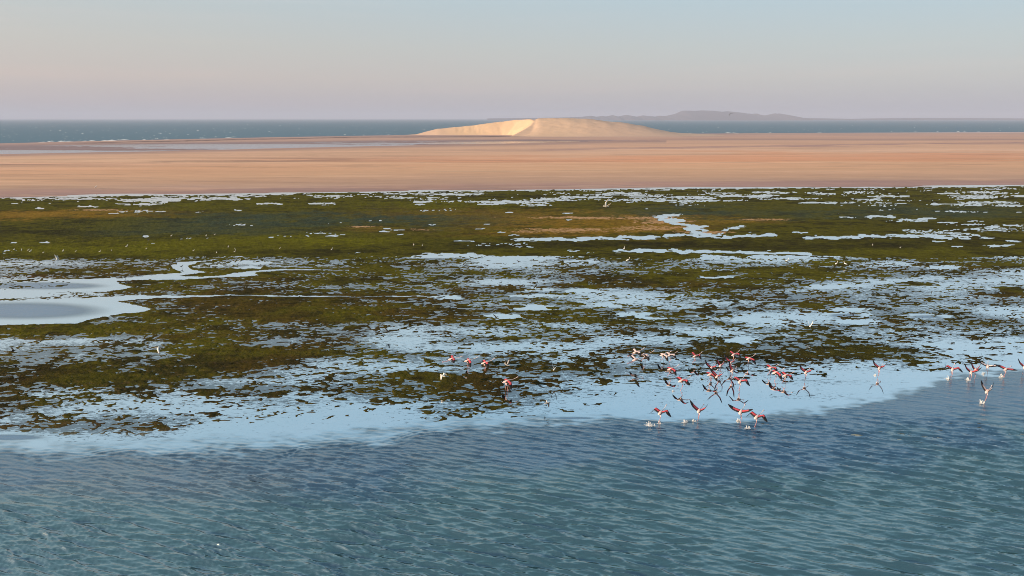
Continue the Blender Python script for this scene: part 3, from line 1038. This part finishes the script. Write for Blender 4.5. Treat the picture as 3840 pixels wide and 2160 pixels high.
class Body:
    def __init__(s):
        s.v, s.f, s.m = [], [], []

    def loft(s, pts, rad, seg=8, mats=None, flat=None):
        """closed tube through pts; rad may be (width, height) pairs; mats gives one index per span"""
        pts = [np.array(p, float) for p in pts]
        k0 = len(s.v)
        up = np.array((0, 0, 1.0))
        for i, p in enumerate(pts):
            t = pts[min(i + 1, len(pts) - 1)] - pts[max(i - 1, 0)]
            t /= np.linalg.norm(t) + 1e-9
            a = np.cross(up, t)
            if np.linalg.norm(a) < .2:
                a = np.cross((1.0, 0, 0), t)
            a /= np.linalg.norm(a)
            b = np.cross(t, a)
            r = rad[i]
            rw_, rh_ = r if isinstance(r, tuple) else (r, r)
            for j in range(seg):
                w_ = 6.283185 * j / seg
                s.v.append(tuple(p + a * rw_ * math.cos(w_) + b * rh_ * math.sin(w_)))
        for i in range(len(pts) - 1):
            for j in range(seg):
                a0 = k0 + i * seg + j
                a1 = k0 + i * seg + (j + 1) % seg
                s.f.append((a0, a1, a1 + seg, a0 + seg))
                s.m.append(mats[i] if mats else 0)
        s.f.append(tuple(k0 + j for j in reversed(range(seg))))
        s.m.append(mats[0] if mats else 0)
        kl = k0 + (len(pts) - 1) * seg
        s.f.append(tuple(kl + j for j in range(seg)))
        s.m.append(mats[-1] if mats else 0)

    def wing(s, side, root, e1, e2, L1, L2, chord, sw1=0.0, sw2=-12.0, mi=1, mo=2, thick=.02, split=.62, tipblack=.56):
        d1 = np.array((math.sin(R(sw1)), side * math.cos(R(e1)) * math.cos(R(sw1)), math.sin(R(e1)) * math.cos(R(sw1))))
        d2 = np.array((math.sin(R(sw2)), side * math.cos(R(e2)) * math.cos(R(sw2)), math.sin(R(e2)) * math.cos(R(sw2))))
        root = np.array(root, float)
        secs = []
        fr = [(0, 1.0), (.35, 1.08), (.75, 1.06), (1.0, 1.0)]
        for t, c in fr:
            secs.append((root + d1 * L1 * t, c * chord, t * L1 / (L1 + L2), d1))
        for t, c in [(.25, .98), (.5, .86), (.72, .66), (.9, .38), (1.0, .10)]:
            dd = d1 * max(0, .5 - t) + d2 * (1 - max(0, .5 - t))
            secs.append((root + d1 * L1 + d2 * L2 * t, c * chord, (L1 + t * L2) / (L1 + L2), d2))
        k0 = len(s.v)
        for p, c, ss, d in secs:
            back = np.array((-1.0, 0, -.10))
            back -= d * (back @ d) * .55
            back /= np.linalg.norm(back)
            nrm = np.cross(back, d)
            nrm /= np.linalg.norm(nrm)
            if nrm[2] < 0:
                nrm = -nrm
            th = thick * (1 - .7 * ss)
            le = p - back * c * .25
            for q, o_ in ((0, 0), (.22, 1), (split, .7), (1.0, 0.08), (split, -.25), (.22, -.4)):
                s.v.append(tuple(le + back * c * q + nrm * th * o_ - nrm * (.12 * c * (q - .3) ** 2)))
        for i in range(len(secs) - 1):
            sm = (secs[i][2] + secs[i + 1][2]) / 2
            for j in range(6):
                a0 = k0 + i * 6 + j
                a1 = k0 + i * 6 + (j + 1) % 6
                s.f.append((a0, a1, a1 + 6, a0 + 6))
                rear = j in (2, 3)
                s.m.append(mo if (sm > tipblack or (rear and sm > .02)) else mi)
        s.f.append(tuple(k0 + j for j in range(6)))
        s.m.append(mi)
        kl = k0 + (len(secs) - 1) * 6
        s.f.append(tuple(kl + j for j in reversed(range(6))))
        s.m.append(mo)

    def build(s, name, mats):
        me = bpy.data.meshes.new(name)
        me.from_pydata(s.v, [], s.f)
        me.polygons.foreach_set('use_smooth', np.ones(len(s.f), bool))
        me.polygons.foreach_set('material_index', np.array(s.m, np.int32))
        for m in mats:
            me.materials.append(m)
        bm = bmesh.new()
        bm.from_mesh(me)
        bmesh.ops.recalc_face_normals(bm, faces=bm.faces)
        bm.to_mesh(me)
        bm.free()
        o = bpy.data.objects.new(name, me)
        COL.objects.link(o)
        return o


WING = {'V': (38, 62), 'VV': (60, 78), 'flat': (10, 6), 'n': (26, -48), 'arch': (12, -30), 'down': (-12, -52), 'half': (20, 28)}


def flamingo(px, py, pose, head, legs, label, hgt=None, neck=14, scale=.83, bank=0, coverts=1):
    b = Body()
    r = random.Random(int(px * 7 + py))
    nu = R(neck + r.uniform(-5, 5))
    # tail - trunk - neck - head - bill in one run
    nb = np.array((.26, 0, .035))
    fw = np.array((math.cos(nu), 0, math.sin(nu)))
    side_ = np.array((0, r.uniform(-.05, .05), 0))
    pts = [(-.36, 0, .02), (-.30, 0, .02), (-.20, 0, .01), (-.08, 0, -.01), (.07, 0, -.01), (.18, 0, .015), tuple(nb + fw * .0)]
    rad = [(.02, .01), (.06, .025), (.10, .075), (.125, .115), (.12, .12), (.08, .085), .045]
    for t, sag in ((.18, -.02), (.32, -.025), (.46, -.005), (.58, .025)):
        pts.append(tuple(nb + fw * t + np.array((0, 0, sag)) + side_ * t))
        rad.append(.017)
    e = nb + fw * .66 + np.array((0, 0, .045)) + side_ * .66
    pts += [tuple(e), tuple(e + (.05, 0, .005)), tuple(e + (.09, 0, -.02)), tuple(e + (.12, 0, -.06)), tuple(e + (.115, 0, -.10))]
    rad += [.030, .030, .020, .017, .006]
    b.loft(pts, rad, 8, [0] * 11 + [0, 0, 3, 2][:4])
    e1, e2 = WING[pose]
    for sd in (1, -1):
        j1, j2 = r.uniform(-7, 7), r.uniform(-9, 9)
        b.wing(sd, (.10, sd * .075, .065), e1 + j1, e2 + j2, .38, .52, .33, 4 if pose in ('n', 'down', 'arch') else -4, -16, mi=coverts)
    if legs == 'run':
        L = [((-.06, .06, -.08), (.10, .06, -.40), (.0, .06, -.72)), ((-.06, -.06, -.08), (-.22, -.06, -.36), (-.48, -.06, -.52))]
        low = .72
    elif legs == 'run2':
        L = [((-.06, -.06, -.08), (.02, -.06, -.42), (-.24, -.06, -.74)), ((-.06, .06, -.08), (.20, .06, -.28), (.06, .06, -.52))]
        low = .74
    elif legs == 'stand':
        L = [((-.06, -.06, -.08), (-.03, -.06, -.42), (-.05, -.06, -.78)), ((-.06, .06, -.08), (-.14, .06, -.40), (-.12, .06, -.78))]
        low = .78
    else:
        L = [((-.08, .05, -.06), (-.42, .05, -.10), (-.80, .04, -.10)), ((-.08, -.05, -.06), (-.42, -.05, -.12), (-.82, -.04, -.13))]
        low = .9
    for (h0, kn, ft) in L:
        h0, kn, ft = np.array(h0), np.array(kn), np.array(ft)
        toe = ft + ((.09, 0, -.01) if legs != 'fly' else (-.10, 0, 0))
        b.loft([h0, h0 * .5 + kn * .5, kn, kn * .5 + ft * .5, ft, toe], [.035, .016, .019, .013, .015, (.035, .006)], 5, [0, 3, 3, 3, 3])
    o = b.build('flamingo', [M_PALE, M_ROSE if coverts == 1 else M_PALE, M_BLACK, M_LEG])
    if coverts == 0:
        o.data.materials[1] = M_PALE
    zb = (low * scale + .02) if hgt is None else hgt
    o.location = at(px, py, zb)
    o.rotation_euler = (R(bank), R(-6 - r.uniform(0, 5)), R(head))
    o.scale = (scale,) * 3
    tag(o, label, 'flamingo', 'flamingos taking off from the lagoon')
    return o


FL = [
    (2384, 1321, 'arch', 20, 'fly', 'pale flamingo topmost of the knot at the left end of the main flock', .95),
    (2418, 1329, 'down', 15, 'run', 'pale flamingo with a black wing swept down, right of the topmost pale bird'),
    (2383, 1349, 'half', 12, 'fly', 'low flamingo with neck stretched right beneath the leftmost pair of the main flock', .8),
    (2486, 1331, 'down', 20, 'run', 'pale flamingo with a black arched wing, left one of an overlapping pair'),
    (2512, 1332, 'arch', 28, 'run2', 'pale flamingo with raised neck, right one of an overlapping pair'),
    (2607, 1336, 'n', 20, 'run', 'lone red-winged flamingo over dark weed between two pairs at the back'),
    (2752, 1330, 'n', 24, 'run', 'red-winged flamingo farthest back above the crowded centre of the flock'),
    (2808, 1345, 'down', 30, 'run', 'red flamingo with one black wing hanging, right end of the crowded centre'),
    (2741, 1360, 'V', 32, 'run2', 'flamingo with dark wings half raised just below the farthest red bird'),
    (2702, 1372, 'VV', 42, 'run', 'flamingo with steep black wings at the middle of the crowded centre'),
    (2668, 1380, 'V', 44, 'run2', 'flamingo with raised red and black wings at the left of the crowded centre'),
    (2747, 1390, 'VV', 34, 'run', 'pale-bodied flamingo with upright wings at the right of the crowded centre'),
    (2664, 1404, 'down', 30, 'run', 'flamingo half hidden below the left raised-wing bird of the crowded centre'),
    (2690, 1412, 'V', 36, 'run2', 'nearest red flamingo of the crowded centre with wings up'),
    (2514, 1384, 'down', 22, 'run', 'flamingo striding on the shallows with its wing hanging, left of the crowded centre'),
    (2556, 1428, 'arch', 26, 'run2', 'large flamingo with one leg trailing far left, in front of the striding bird'),
    (2776, 1430, 'n', 34, 'run', 'flamingo with wings folded into an arch, alone below the crowded centre'),
    (2890, 1380, 'arch', 22, 'run', 'topmost flamingo of the trio on the calm water'),
    (2908, 1397, 'down', 16, 'run2', 'middle flamingo of the trio on the calm water'),
    (2946, 1408, 'arch', 20, 'run', 'lowest flamingo of the trio, farthest right on the calm water'),
    (2477, 1548, 'n', 38, 'run', 'red-winged flamingo kicking up a splash, leftmost of the front row'),
    (2622, 1541, 'V', 42, 'run', 'front row flamingo with wings in a narrow V above its long bent legs'),
    (2778, 1545, 'half', 40, 'run2', 'front row flamingo with thin black wings in a wide V'),
    (2838, 1564, 'n', 30, 'run', 'largest red flamingo at the right end of the front row, wings spread low'),
    (3023, 1396, 'V', 36, 'run', 'single flamingo with raised wings between the trio and the lone reflected bird'),
    (3298, 1380, 'V', 34, 'run', 'lone flamingo whose reflection shows clearly on the pale water'),
    (3572, 1385, 'n', 34, 'run', 'flamingo with drooping wings, leftmost over the dark ruffled tongue'),
    (3642, 1396, 'V', 38, 'run', 'front flamingo of the tight pair over the dark ruffled tongue'),
    (3658, 1388, 'VV', 34, 'run2', 'rear flamingo of the tight pair over the dark ruffled tongue'),
    (3704, 1374, 'half', 40, 'run2', 'white flamingo with a long dark wing, highest over the ruffled tongue'),
    (3772, 1385, 'flat', 28, 'run', 'flamingo with level outstretched wings near the right edge'),
    (3842, 1376, 'V', 36, 'run', 'flamingo cut off by the right edge of the view'),
    (3702, 1468, 'VV', 26, 'run', 'pale flamingo lowest on the right, alone on the ruffled tongue'),
    (1695, 1346, 'arch', 12, 'fly', 'leftmost of the three flamingos in a row over dark weed', .75),
    (1755, 1352, 'down', 14, 'stand', 'middle of the three flamingos in a row over dark weed'),
    (1818, 1361, 'arch', 16, 'stand', 'right one of the three flamingos in a row over dark weed'),
    (1900, 1430, 'down', 22, 'stand', 'big red flamingo with drooping black wings alone at the left'),
]
for q in FL:
    small = q[1] < 1345 and q[0] < 2600
    flamingo(q[0], q[1], q[2], q[3] + (16 if q[2] in ('V', 'VV', 'half', 'n') else 4), q[4], q[5], hgt=q[6] if len(q) > 6 else None, scale=.92 if q[1] > 1420 else .84, neck=2 if q[2] in ('down', 'arch', 'n') else -6,
             coverts=0 if q[0] in (2384, 2418, 2383, 2486, 2512, 3702, 3704) else 1)


def gull(px, py, zb, pose, head, label, mats, scale=1.0, name='gull', cat='gull', tip=.75, bank=0):
    b = Body()
    b.loft([(-.24, 0, 0), (-.17, 0, 0), (-.06, 0, -.01), (.06, 0, -.01), (.14, 0, .01), (.19, 0, .03), (.23, 0, .03), (.27, 0, .015), (.31, 0, 0)],
           [(.05, .008), (.045, .02), (.06, .055), (.062, .062), (.045, .047), (.036, .036), (.034, .034), .014, .004], 8, [0] * 7 + [3])
    e1, e2 = WING[pose]
    for sd in (1, -1):
        b.wing(sd, (.05, sd * .04, .03), e1, e2, .24, .40, .16, 8, -18, mi=1, mo=2, thick=.012, split=.6, tipblack=tip)
    o = b.build(name, mats)
    o.location = at(px, py, zb)
    o.rotation_euler = (R(bank), R(-4), R(head))
    o.scale = (scale,) * 3
    tag(o, label, cat, 'small seabirds in flight')
    return o


GW = [M_WHITE, M_WHITE, M_WHITE, M_BILL]
GT = [M_WHITE, M_WHITE, M_DUSK, M_BILL]
gull(2272, 774, 2.0, 'VV', 205, 'large white bird gliding over the far green meadow', GW, 2.6, 'egret', 'egret', 2, bank=-42)
gull(1663, 1409, .9, 'n', 160, 'white tern dipping over dark weed below the three flamingos', GW, .95, 'tern', 'tern', 2)
gull(2079, 1384, .9, 'VV', 70, 'white tern with upright wings over the weed edge', GT, .95, 'tern', 'tern')
gull(2051, 1512, .6, 'n', 20, 'black and white wader skimming the calm water below the big red flamingo', [M_GREY, M_WHITE, M_DUSK, M_BILL], .8, 'wader', 'wader', .4)
gull(1903, 1368, .9, 'V', 150, 'dark grey tern over weed just above the big red flamingo', [M_GREY, M_GREY, M_DUSK, M_BILL], 1.0, 'tern', 'tern', .5)
gull(598, 1303, .9, 'down', 200, 'pale gull with drooping wings over weed at the left', [M_GREY, M_WHITE, M_GREY, M_BILL], 1.25, 'gull', 'gull', .8)
gull(3191, 1177, .7, 'n', 10, 'dark wader with bent wings over the round pool', [M_DUSK] * 4, .9, 'wader', 'wader')
gull(3037, 1223, .9, 'VV', 80, 'small white tern low over weed left of the round pools', GW, .9, 'tern', 'tern', 2)
gull(1453, 1243, .6, 'half', 30, 'dark wader flying low over the pale open sheet of water', [M_DUSK] * 4, .75, 'wader', 'wader')
gull(1861, 1190, .6, 'half', 40, 'dark wader over the small pool in the middle', [M_DUSK] * 4, .75, 'wader', 'wader')
gull(48, 1316, .6, 'half', 40, 'dark wader over bright water at the left edge', [M_DUSK] * 4, .75, 'wader', 'wader')
gull(1945, 982, .7, 'flat', 20, 'dark wader gliding over the bright shallows at the meadow edge', [M_DUSK] * 4, .9, 'wader', 'wader')
gull(215, 974, .8, 'VV', 60, 'white tern rising beside the bright inlet at the left', GW, 1.1, 'tern', 'tern', 2)


def egret_mesh(mats, long_neck=1.0):
    b = Body()
    b.loft([(-.26, 0, .36), (-.18, 0, .39), (-.06, 0, .43), (.06, 0, .47), (.13, 0, .52), (.15, 0, .58), (.13, 0, .58 + .08 * long_neck), (.14, 0, .58 + .15 * long_neck),
            (.18, 0, .60 + .17 * long_neck), (.23, 0, .59 + .17 * long_neck), (.32, 0, .57 + .17 * long_neck)],
           [(.02, .015), (.055, .05), (.085, .085), (.075, .08), (.05, .05), .032, .026, .026, .034, .018, .004], 8, [0] * 9 + [1])
    for sd in (1, -1):
        b.loft([(-.30, sd * .035, .35), (-.12, sd * .08, .42), (.06, sd * .07, .50)], [(.01, .02), (.022, .07), (.01, .03)], 6, [0, 0])
        b.loft([(-.02, sd * .03, .38), (.01, sd * .03, .20), (-.01, sd * .03, 0), (.07, sd * .03, 0)], [.02, .012, .012, .006], 5, [1, 1, 1])
    return b.build('egret', mats)


eg = egret_mesh([M_WHITE, M_BILL])
STAND = [(2355, 984, 1.0, 10, 'plump white egret standing in the shallows right of centre'),
         (2341, 938, .9, 60, 'slim white egret upright at the far water edge above the plump one'),
         (2952, 985, .95, 15, 'white egret bending beside the green island, left one'),
         (3136, 996, .9, 30, 'white egret at the lower rim of the green island, left of a pair'),
         (3168, 997, .9, 150, 'white egret at the lower rim of the green island, right of a pair'),
         (238, 944, .8, 80, None), (376, 946, .75, 40, None), (477, 928, 1.0, 70, None), (116, 946, .9, 60, None), (82, 940, .7, 100, None), (55, 938, .7, 60, None), (108, 940, .7, 20, None),
         (644, 887, .8, 0, None), (727, 942, .7, 50, None), (881, 946, .7, 20, None), (857, 928, .7, 80, None), (1245, 938, .8, 60, None), (1552, 922, .9, 90, None), (1585, 922, .7, 60, None),
         (813, 949, .6, 100, None), (774, 886, .7, 60, None), (164, 949, .6, 40, None), (285, 944, .6, 0, None), (806, 881, .6, 0, None), (882, 936, .6, 150, None), (3272, 921, .7, 60, None), (3376, 930, .6, 20, None),
         (1050, 932, .55, 20, None), (418, 940, .55, 120, None), (550, 934, .55, 30, None), (360, 705, 1.1, 60, 'tiny white bird alone on the bare sand at the left'), (900, 982, .6, 40, 'tiny white wader at the rim of the lens-shaped pool')]
ORD = '''first second third fourth fifth sixth seventh eighth ninth tenth eleventh twelfth thirteenth fourteenth fifteenth sixteenth seventeenth eighteenth nineteenth twentieth
twenty-first twenty-second twenty-third twenty-fourth twenty-fifth twenty-sixth'''.split()
first = True
for (px_, py_, sc__, hd, lb_) in STAND:
    o = eg if first else eg.copy()
    if not first:
        COL.objects.link(o)
    first = False
    zg = 0.03 if py_ > 715 else .5
    o.location = at(px_, py_ + 3, zg)
    o.rotation_euler = (0, 0, R(hd))
    sc__ *= 1.0 if lb_ else .75
    o.scale = (sc__,) * 3
    if lb_:
        tag(o, lb_, 'egret', 'white egrets on the flats')
    else:
        rank = sorted(q[0] for q in STAND if q[4] is None).index(px_)
        tag(o, 'tiny white egret on the far meadow, %s from the left among the specks there' % ORD[rank], 'egret', 'white egrets dotted over the meadow')
dkb = egret_mesh([M_DUSK, M_BILL], .3)
first = True
for (px_, py_, sc__, hd, lb_) in [(683, 1007, .7, 40, 'small dark wader standing in the bend of the creek'), (471, 1049, .8, 100, 'dark cormorant-like bird upright at the creek mouth'), (558, 905, .7, 60, 'small dark wader upright on the meadow at the left')]:
    o = dkb if first else dkb.copy()
    if first:
        o.name = 'wader'
    else:
        COL.objects.link(o)
    first = False
    o.location = at(px_, py_, .0)
    o.rotation_euler = (0, 0, R(hd))
    o.scale = (sc__,) * 3
    tag(o, lb_, 'wader', 'dark waders')

# ------------------------------------------------------------------ splashes kicked up by running birds
def splash(px, py, size, label, seed):
    r = np.random.RandomState(seed)
    b = Body()
    # a low ragged sheet with jets rising from it
    n_ = 18
    b.v.append((0, 0, .03))
    for i in range(n_):
        a = 6.283 * i / n_
        rr = size * (.25 + .45 * r.rand())
        b.v.append((rr * math.cos(a) * 1.5, rr * math.sin(a) * .8, -.01))
    for i in range(n_):
        b.f.append((0, 1 + i, 1 + (i + 1) % n_))
        b.m.append(0)
    for i in range(11):
        x_, y_ = r.normal(0, .26 * size), r.normal(0, .14 * size)
        hh = size * r.uniform(.18, .75) * (1 - min(.7, abs(x_) / size))
        dx_, dy_ = -abs(r.normal(.2, .2)) * hh, r.normal(0, .25) * hh
        b.loft([(x_, y_, -.02), (x_ + dx_ * .4, y_ + dy_ * .4, hh * .5), (x_ + dx_, y_ + dy_, hh), (x_ + dx_ * 1.2, y_ + dy_ * 1.2, hh * .93)], [.035 * size + .012, .02 * size + .008, .022 * size + .008, .004], 5, [0, 0, 0])
    o = b.build('water_splash', [M_SPRAY])
    o.location = at(px, py, 0.02)
    o.rotation_euler = (0, 0, r.uniform(0, .5))
    tag(o, label, 'splash', 'splashes kicked up by flamingos')


def spray_material():
    M = Mat('spray')
    df = M.n('ShaderNodeBsdfPrincipled', {'Base Color': (.9, .91, .92, 1), 'Roughness': .35})
    tr = M.n('ShaderNodeBsdfTransparent')
    return M.done(M.mixs(M.range(M.noise(9.0, 3.0), .35, .65, .25, .95), tr, df))


M_SPRAY = spray_material()
for i, (x_, y_, s_, l_) in enumerate([(2436, 1594, .62, 'largest white splash, left of the leftmost front row flamingo'), (2474, 1588, .38, 'white splash under the feet of the leftmost front row flamingo'),
                                      (2569, 1582, .40, 'white splash left of the narrow V flamingo in the front row'), (2602, 1579, .34, 'white splash under the narrow V flamingo in the front row'),
                                      (2770, 1577, .32, 'small white splash under the wide V flamingo in the front row'), (2803, 1605, .42, 'low white splash left of the largest red flamingo'),
                                      (3556, 1420, .5, 'white splash below the flamingo with drooping wings on the ruffled tongue'), (3632, 1425, .48, 'white splash below the tight pair on the ruffled tongue'),
                                      (3757, 1413, .5, 'bright splash below the level-winged flamingo near the right edge'), (3689, 1401, .34, 'small splash below the white flamingo with a long dark wing'),
                                      (3682, 1511, .5, 'white splash under the lowest pale flamingo on the right'), (2525, 1466, .26, 'tiny splash at the trailing foot of the large flamingo'),
                                      (3282, 1407, .24, 'tiny splash left of the lone flamingo with the clear reflection')]):
    splash(x_, y_, s_ * .72, l_, 50 + i)

# ------------------------------------------------------------------ kite over the far sea
def kite():
    root = bpy.data.objects.new('surf_kite', None)
    COL.objects.link(root)
    root.location = at_dist(2742, 432.5, 1000)
    S = 1.0
    arc = [R(200 - 155 * i / 22) for i in range(23)]
    Rk = 2.7
    b = Body()
    k0 = 0
    for i, a in enumerate(arc):
        t = i / 22
        ch = 1.5 * math.sin(math.pi * (t * .92 + .04)) ** .6
        c_ = np.array((math.cos(a), 0, math.sin(a)))
        for q, th in ((0, 0), (.3, .16), (1, 0.0), (.3, -.02)):
            b.v.append(tuple(c_ * (Rk + th) + np.array((0, ch * (q - .3), 0))))
    for i in range(22):
        for j in range(4):
            a0, a1 = i * 4 + j, i * 4 + (j + 1) % 4
            b.f.append((a0, a1, a1 + 4, a0 + 4))
            b.m.append(0)
    can = b.build('canopy', [M_KITE])
    can.parent = root
    b = Body()
    pts, rad = [], []
    for i, a in enumerate(arc):
        t = i / 22
        ch = 1.5 * math.sin(math.pi * (t * .92 + .04)) ** .6
        pts.append((math.cos(a) * Rk, -ch * .3, math.sin(a) * Rk))
        rad.append(.04 + .12 * math.sin(math.pi * t))
    b.loft(pts, rad, 7, [0] * 22)
    le = b.build('leading_edge', [M_DUSK])
    le.parent = root
    for i in (5, 11, 17):
        a = arc[i]
        t = i / 22
        ch = 1.5 * math.sin(math.pi * (t * .92 + .04)) ** .6
        b = Body()
        b.loft([(math.cos(a) * (Rk - .05), -ch * .3, math.sin(a) * (Rk - .05)), (math.cos(a) * (Rk - .02), ch * .65, math.sin(a) * (Rk - .02))], [.07, .03], 6, [0])
        st = b.build('strut', [M_DUSK])
        st.parent = root
    tag(root, 'dark crescent-shaped kite flying in front of the far headland', 'kite')


M_KITE = plain('kite_canopy', (0.03, 0.03, 0.04), .6, .2, 2)
kite()


# ------------------------------------------------------------------ figure at the far water's edge
def person():
    me = bpy.data.meshes.new('person')
    J = {'pel': (0, 0, .95), 'che': (0, 0, 1.30), 'nek': (0, 0, 1.50), 'hed': (0, -.01, 1.62), 'top': (0, 0, 1.74)}
    names = list(J)
    vv = [J[k] for k in names]
    rr = [.15, .17, .07, .10, .07]
    ee = [(0, 1), (1, 2), (2, 3), (3, 4)]
    for sd in (1, -1):
        k0 = len(vv)
        vv += [(sd * .11, 0, .88), (sd * .13, -.03, .48), (sd * .15, 0, .08), (sd * .15, -.14, .04)]
        rr += [.10, .065, .045, .04]
        ee += [(0, k0), (k0, k0 + 1), (k0 + 1, k0 + 2), (k0 + 2, k0 + 3)]
        k1 = len(vv)
        vv += [(sd * .20, 0, 1.42), (sd * .28, -.03, 1.14), (sd * .26, -.18, .94), (sd * .25, -.24, .88)]
        rr += [.065, .05, .038, .035]
        ee += [(1, k1), (k1, k1 + 1), (k1 + 1, k1 + 2), (k1 + 2, k1 + 3)]
    me.from_pydata(vv, ee, [])
    o = bpy.data.objects.new('person', me)
    COL.objects.link(o)
    md = o.modifiers.new('skin', 'SKIN')
    for i, r_ in enumerate(rr):
        me.skin_vertices[0].data[i].radius = (r_, r_)
    me.skin_vertices[0].data[0].use_root = True
    sb = o.modifiers.new('sub', 'SUBSURF')
    sb.levels = sb.render_levels = 1
    me.materials.append(M_WHITE)
    o.location = at(2767, 504.5, .5)
    o.rotation_euler = (0, 0, R(30))
    tag(o, 'tiny pale upright figure at the far water edge right of the dune', 'person')


person()

# ------------------------------------------------------------------ haze
hm_ = Mat('haze')
pv = hm_.n('ShaderNodeVolumePrincipled', {'Color': (0.60, 0.64, 0.80, 1), 'Density': 1 / 6200.0, 'Anisotropy': 0.0})
hm_.set(hm_.out.inputs['Volume'], pv.outputs[0])
V = [(x, y, z_) for z_ in (-2.6, 125.0) for x, y in ((-26000, -300), (26000, -300), (26000, 21500), (-26000, 21500))]
F = [(0, 3, 2, 1), (4, 5, 6, 7), (0, 1, 5, 4), (1, 2, 6, 5), (2, 3, 7, 6), (3, 0, 4, 7)]
hz_o = np_mesh('haze', V, F, hm_.m, smooth=False)
tag(hz_o, kind='stuff')
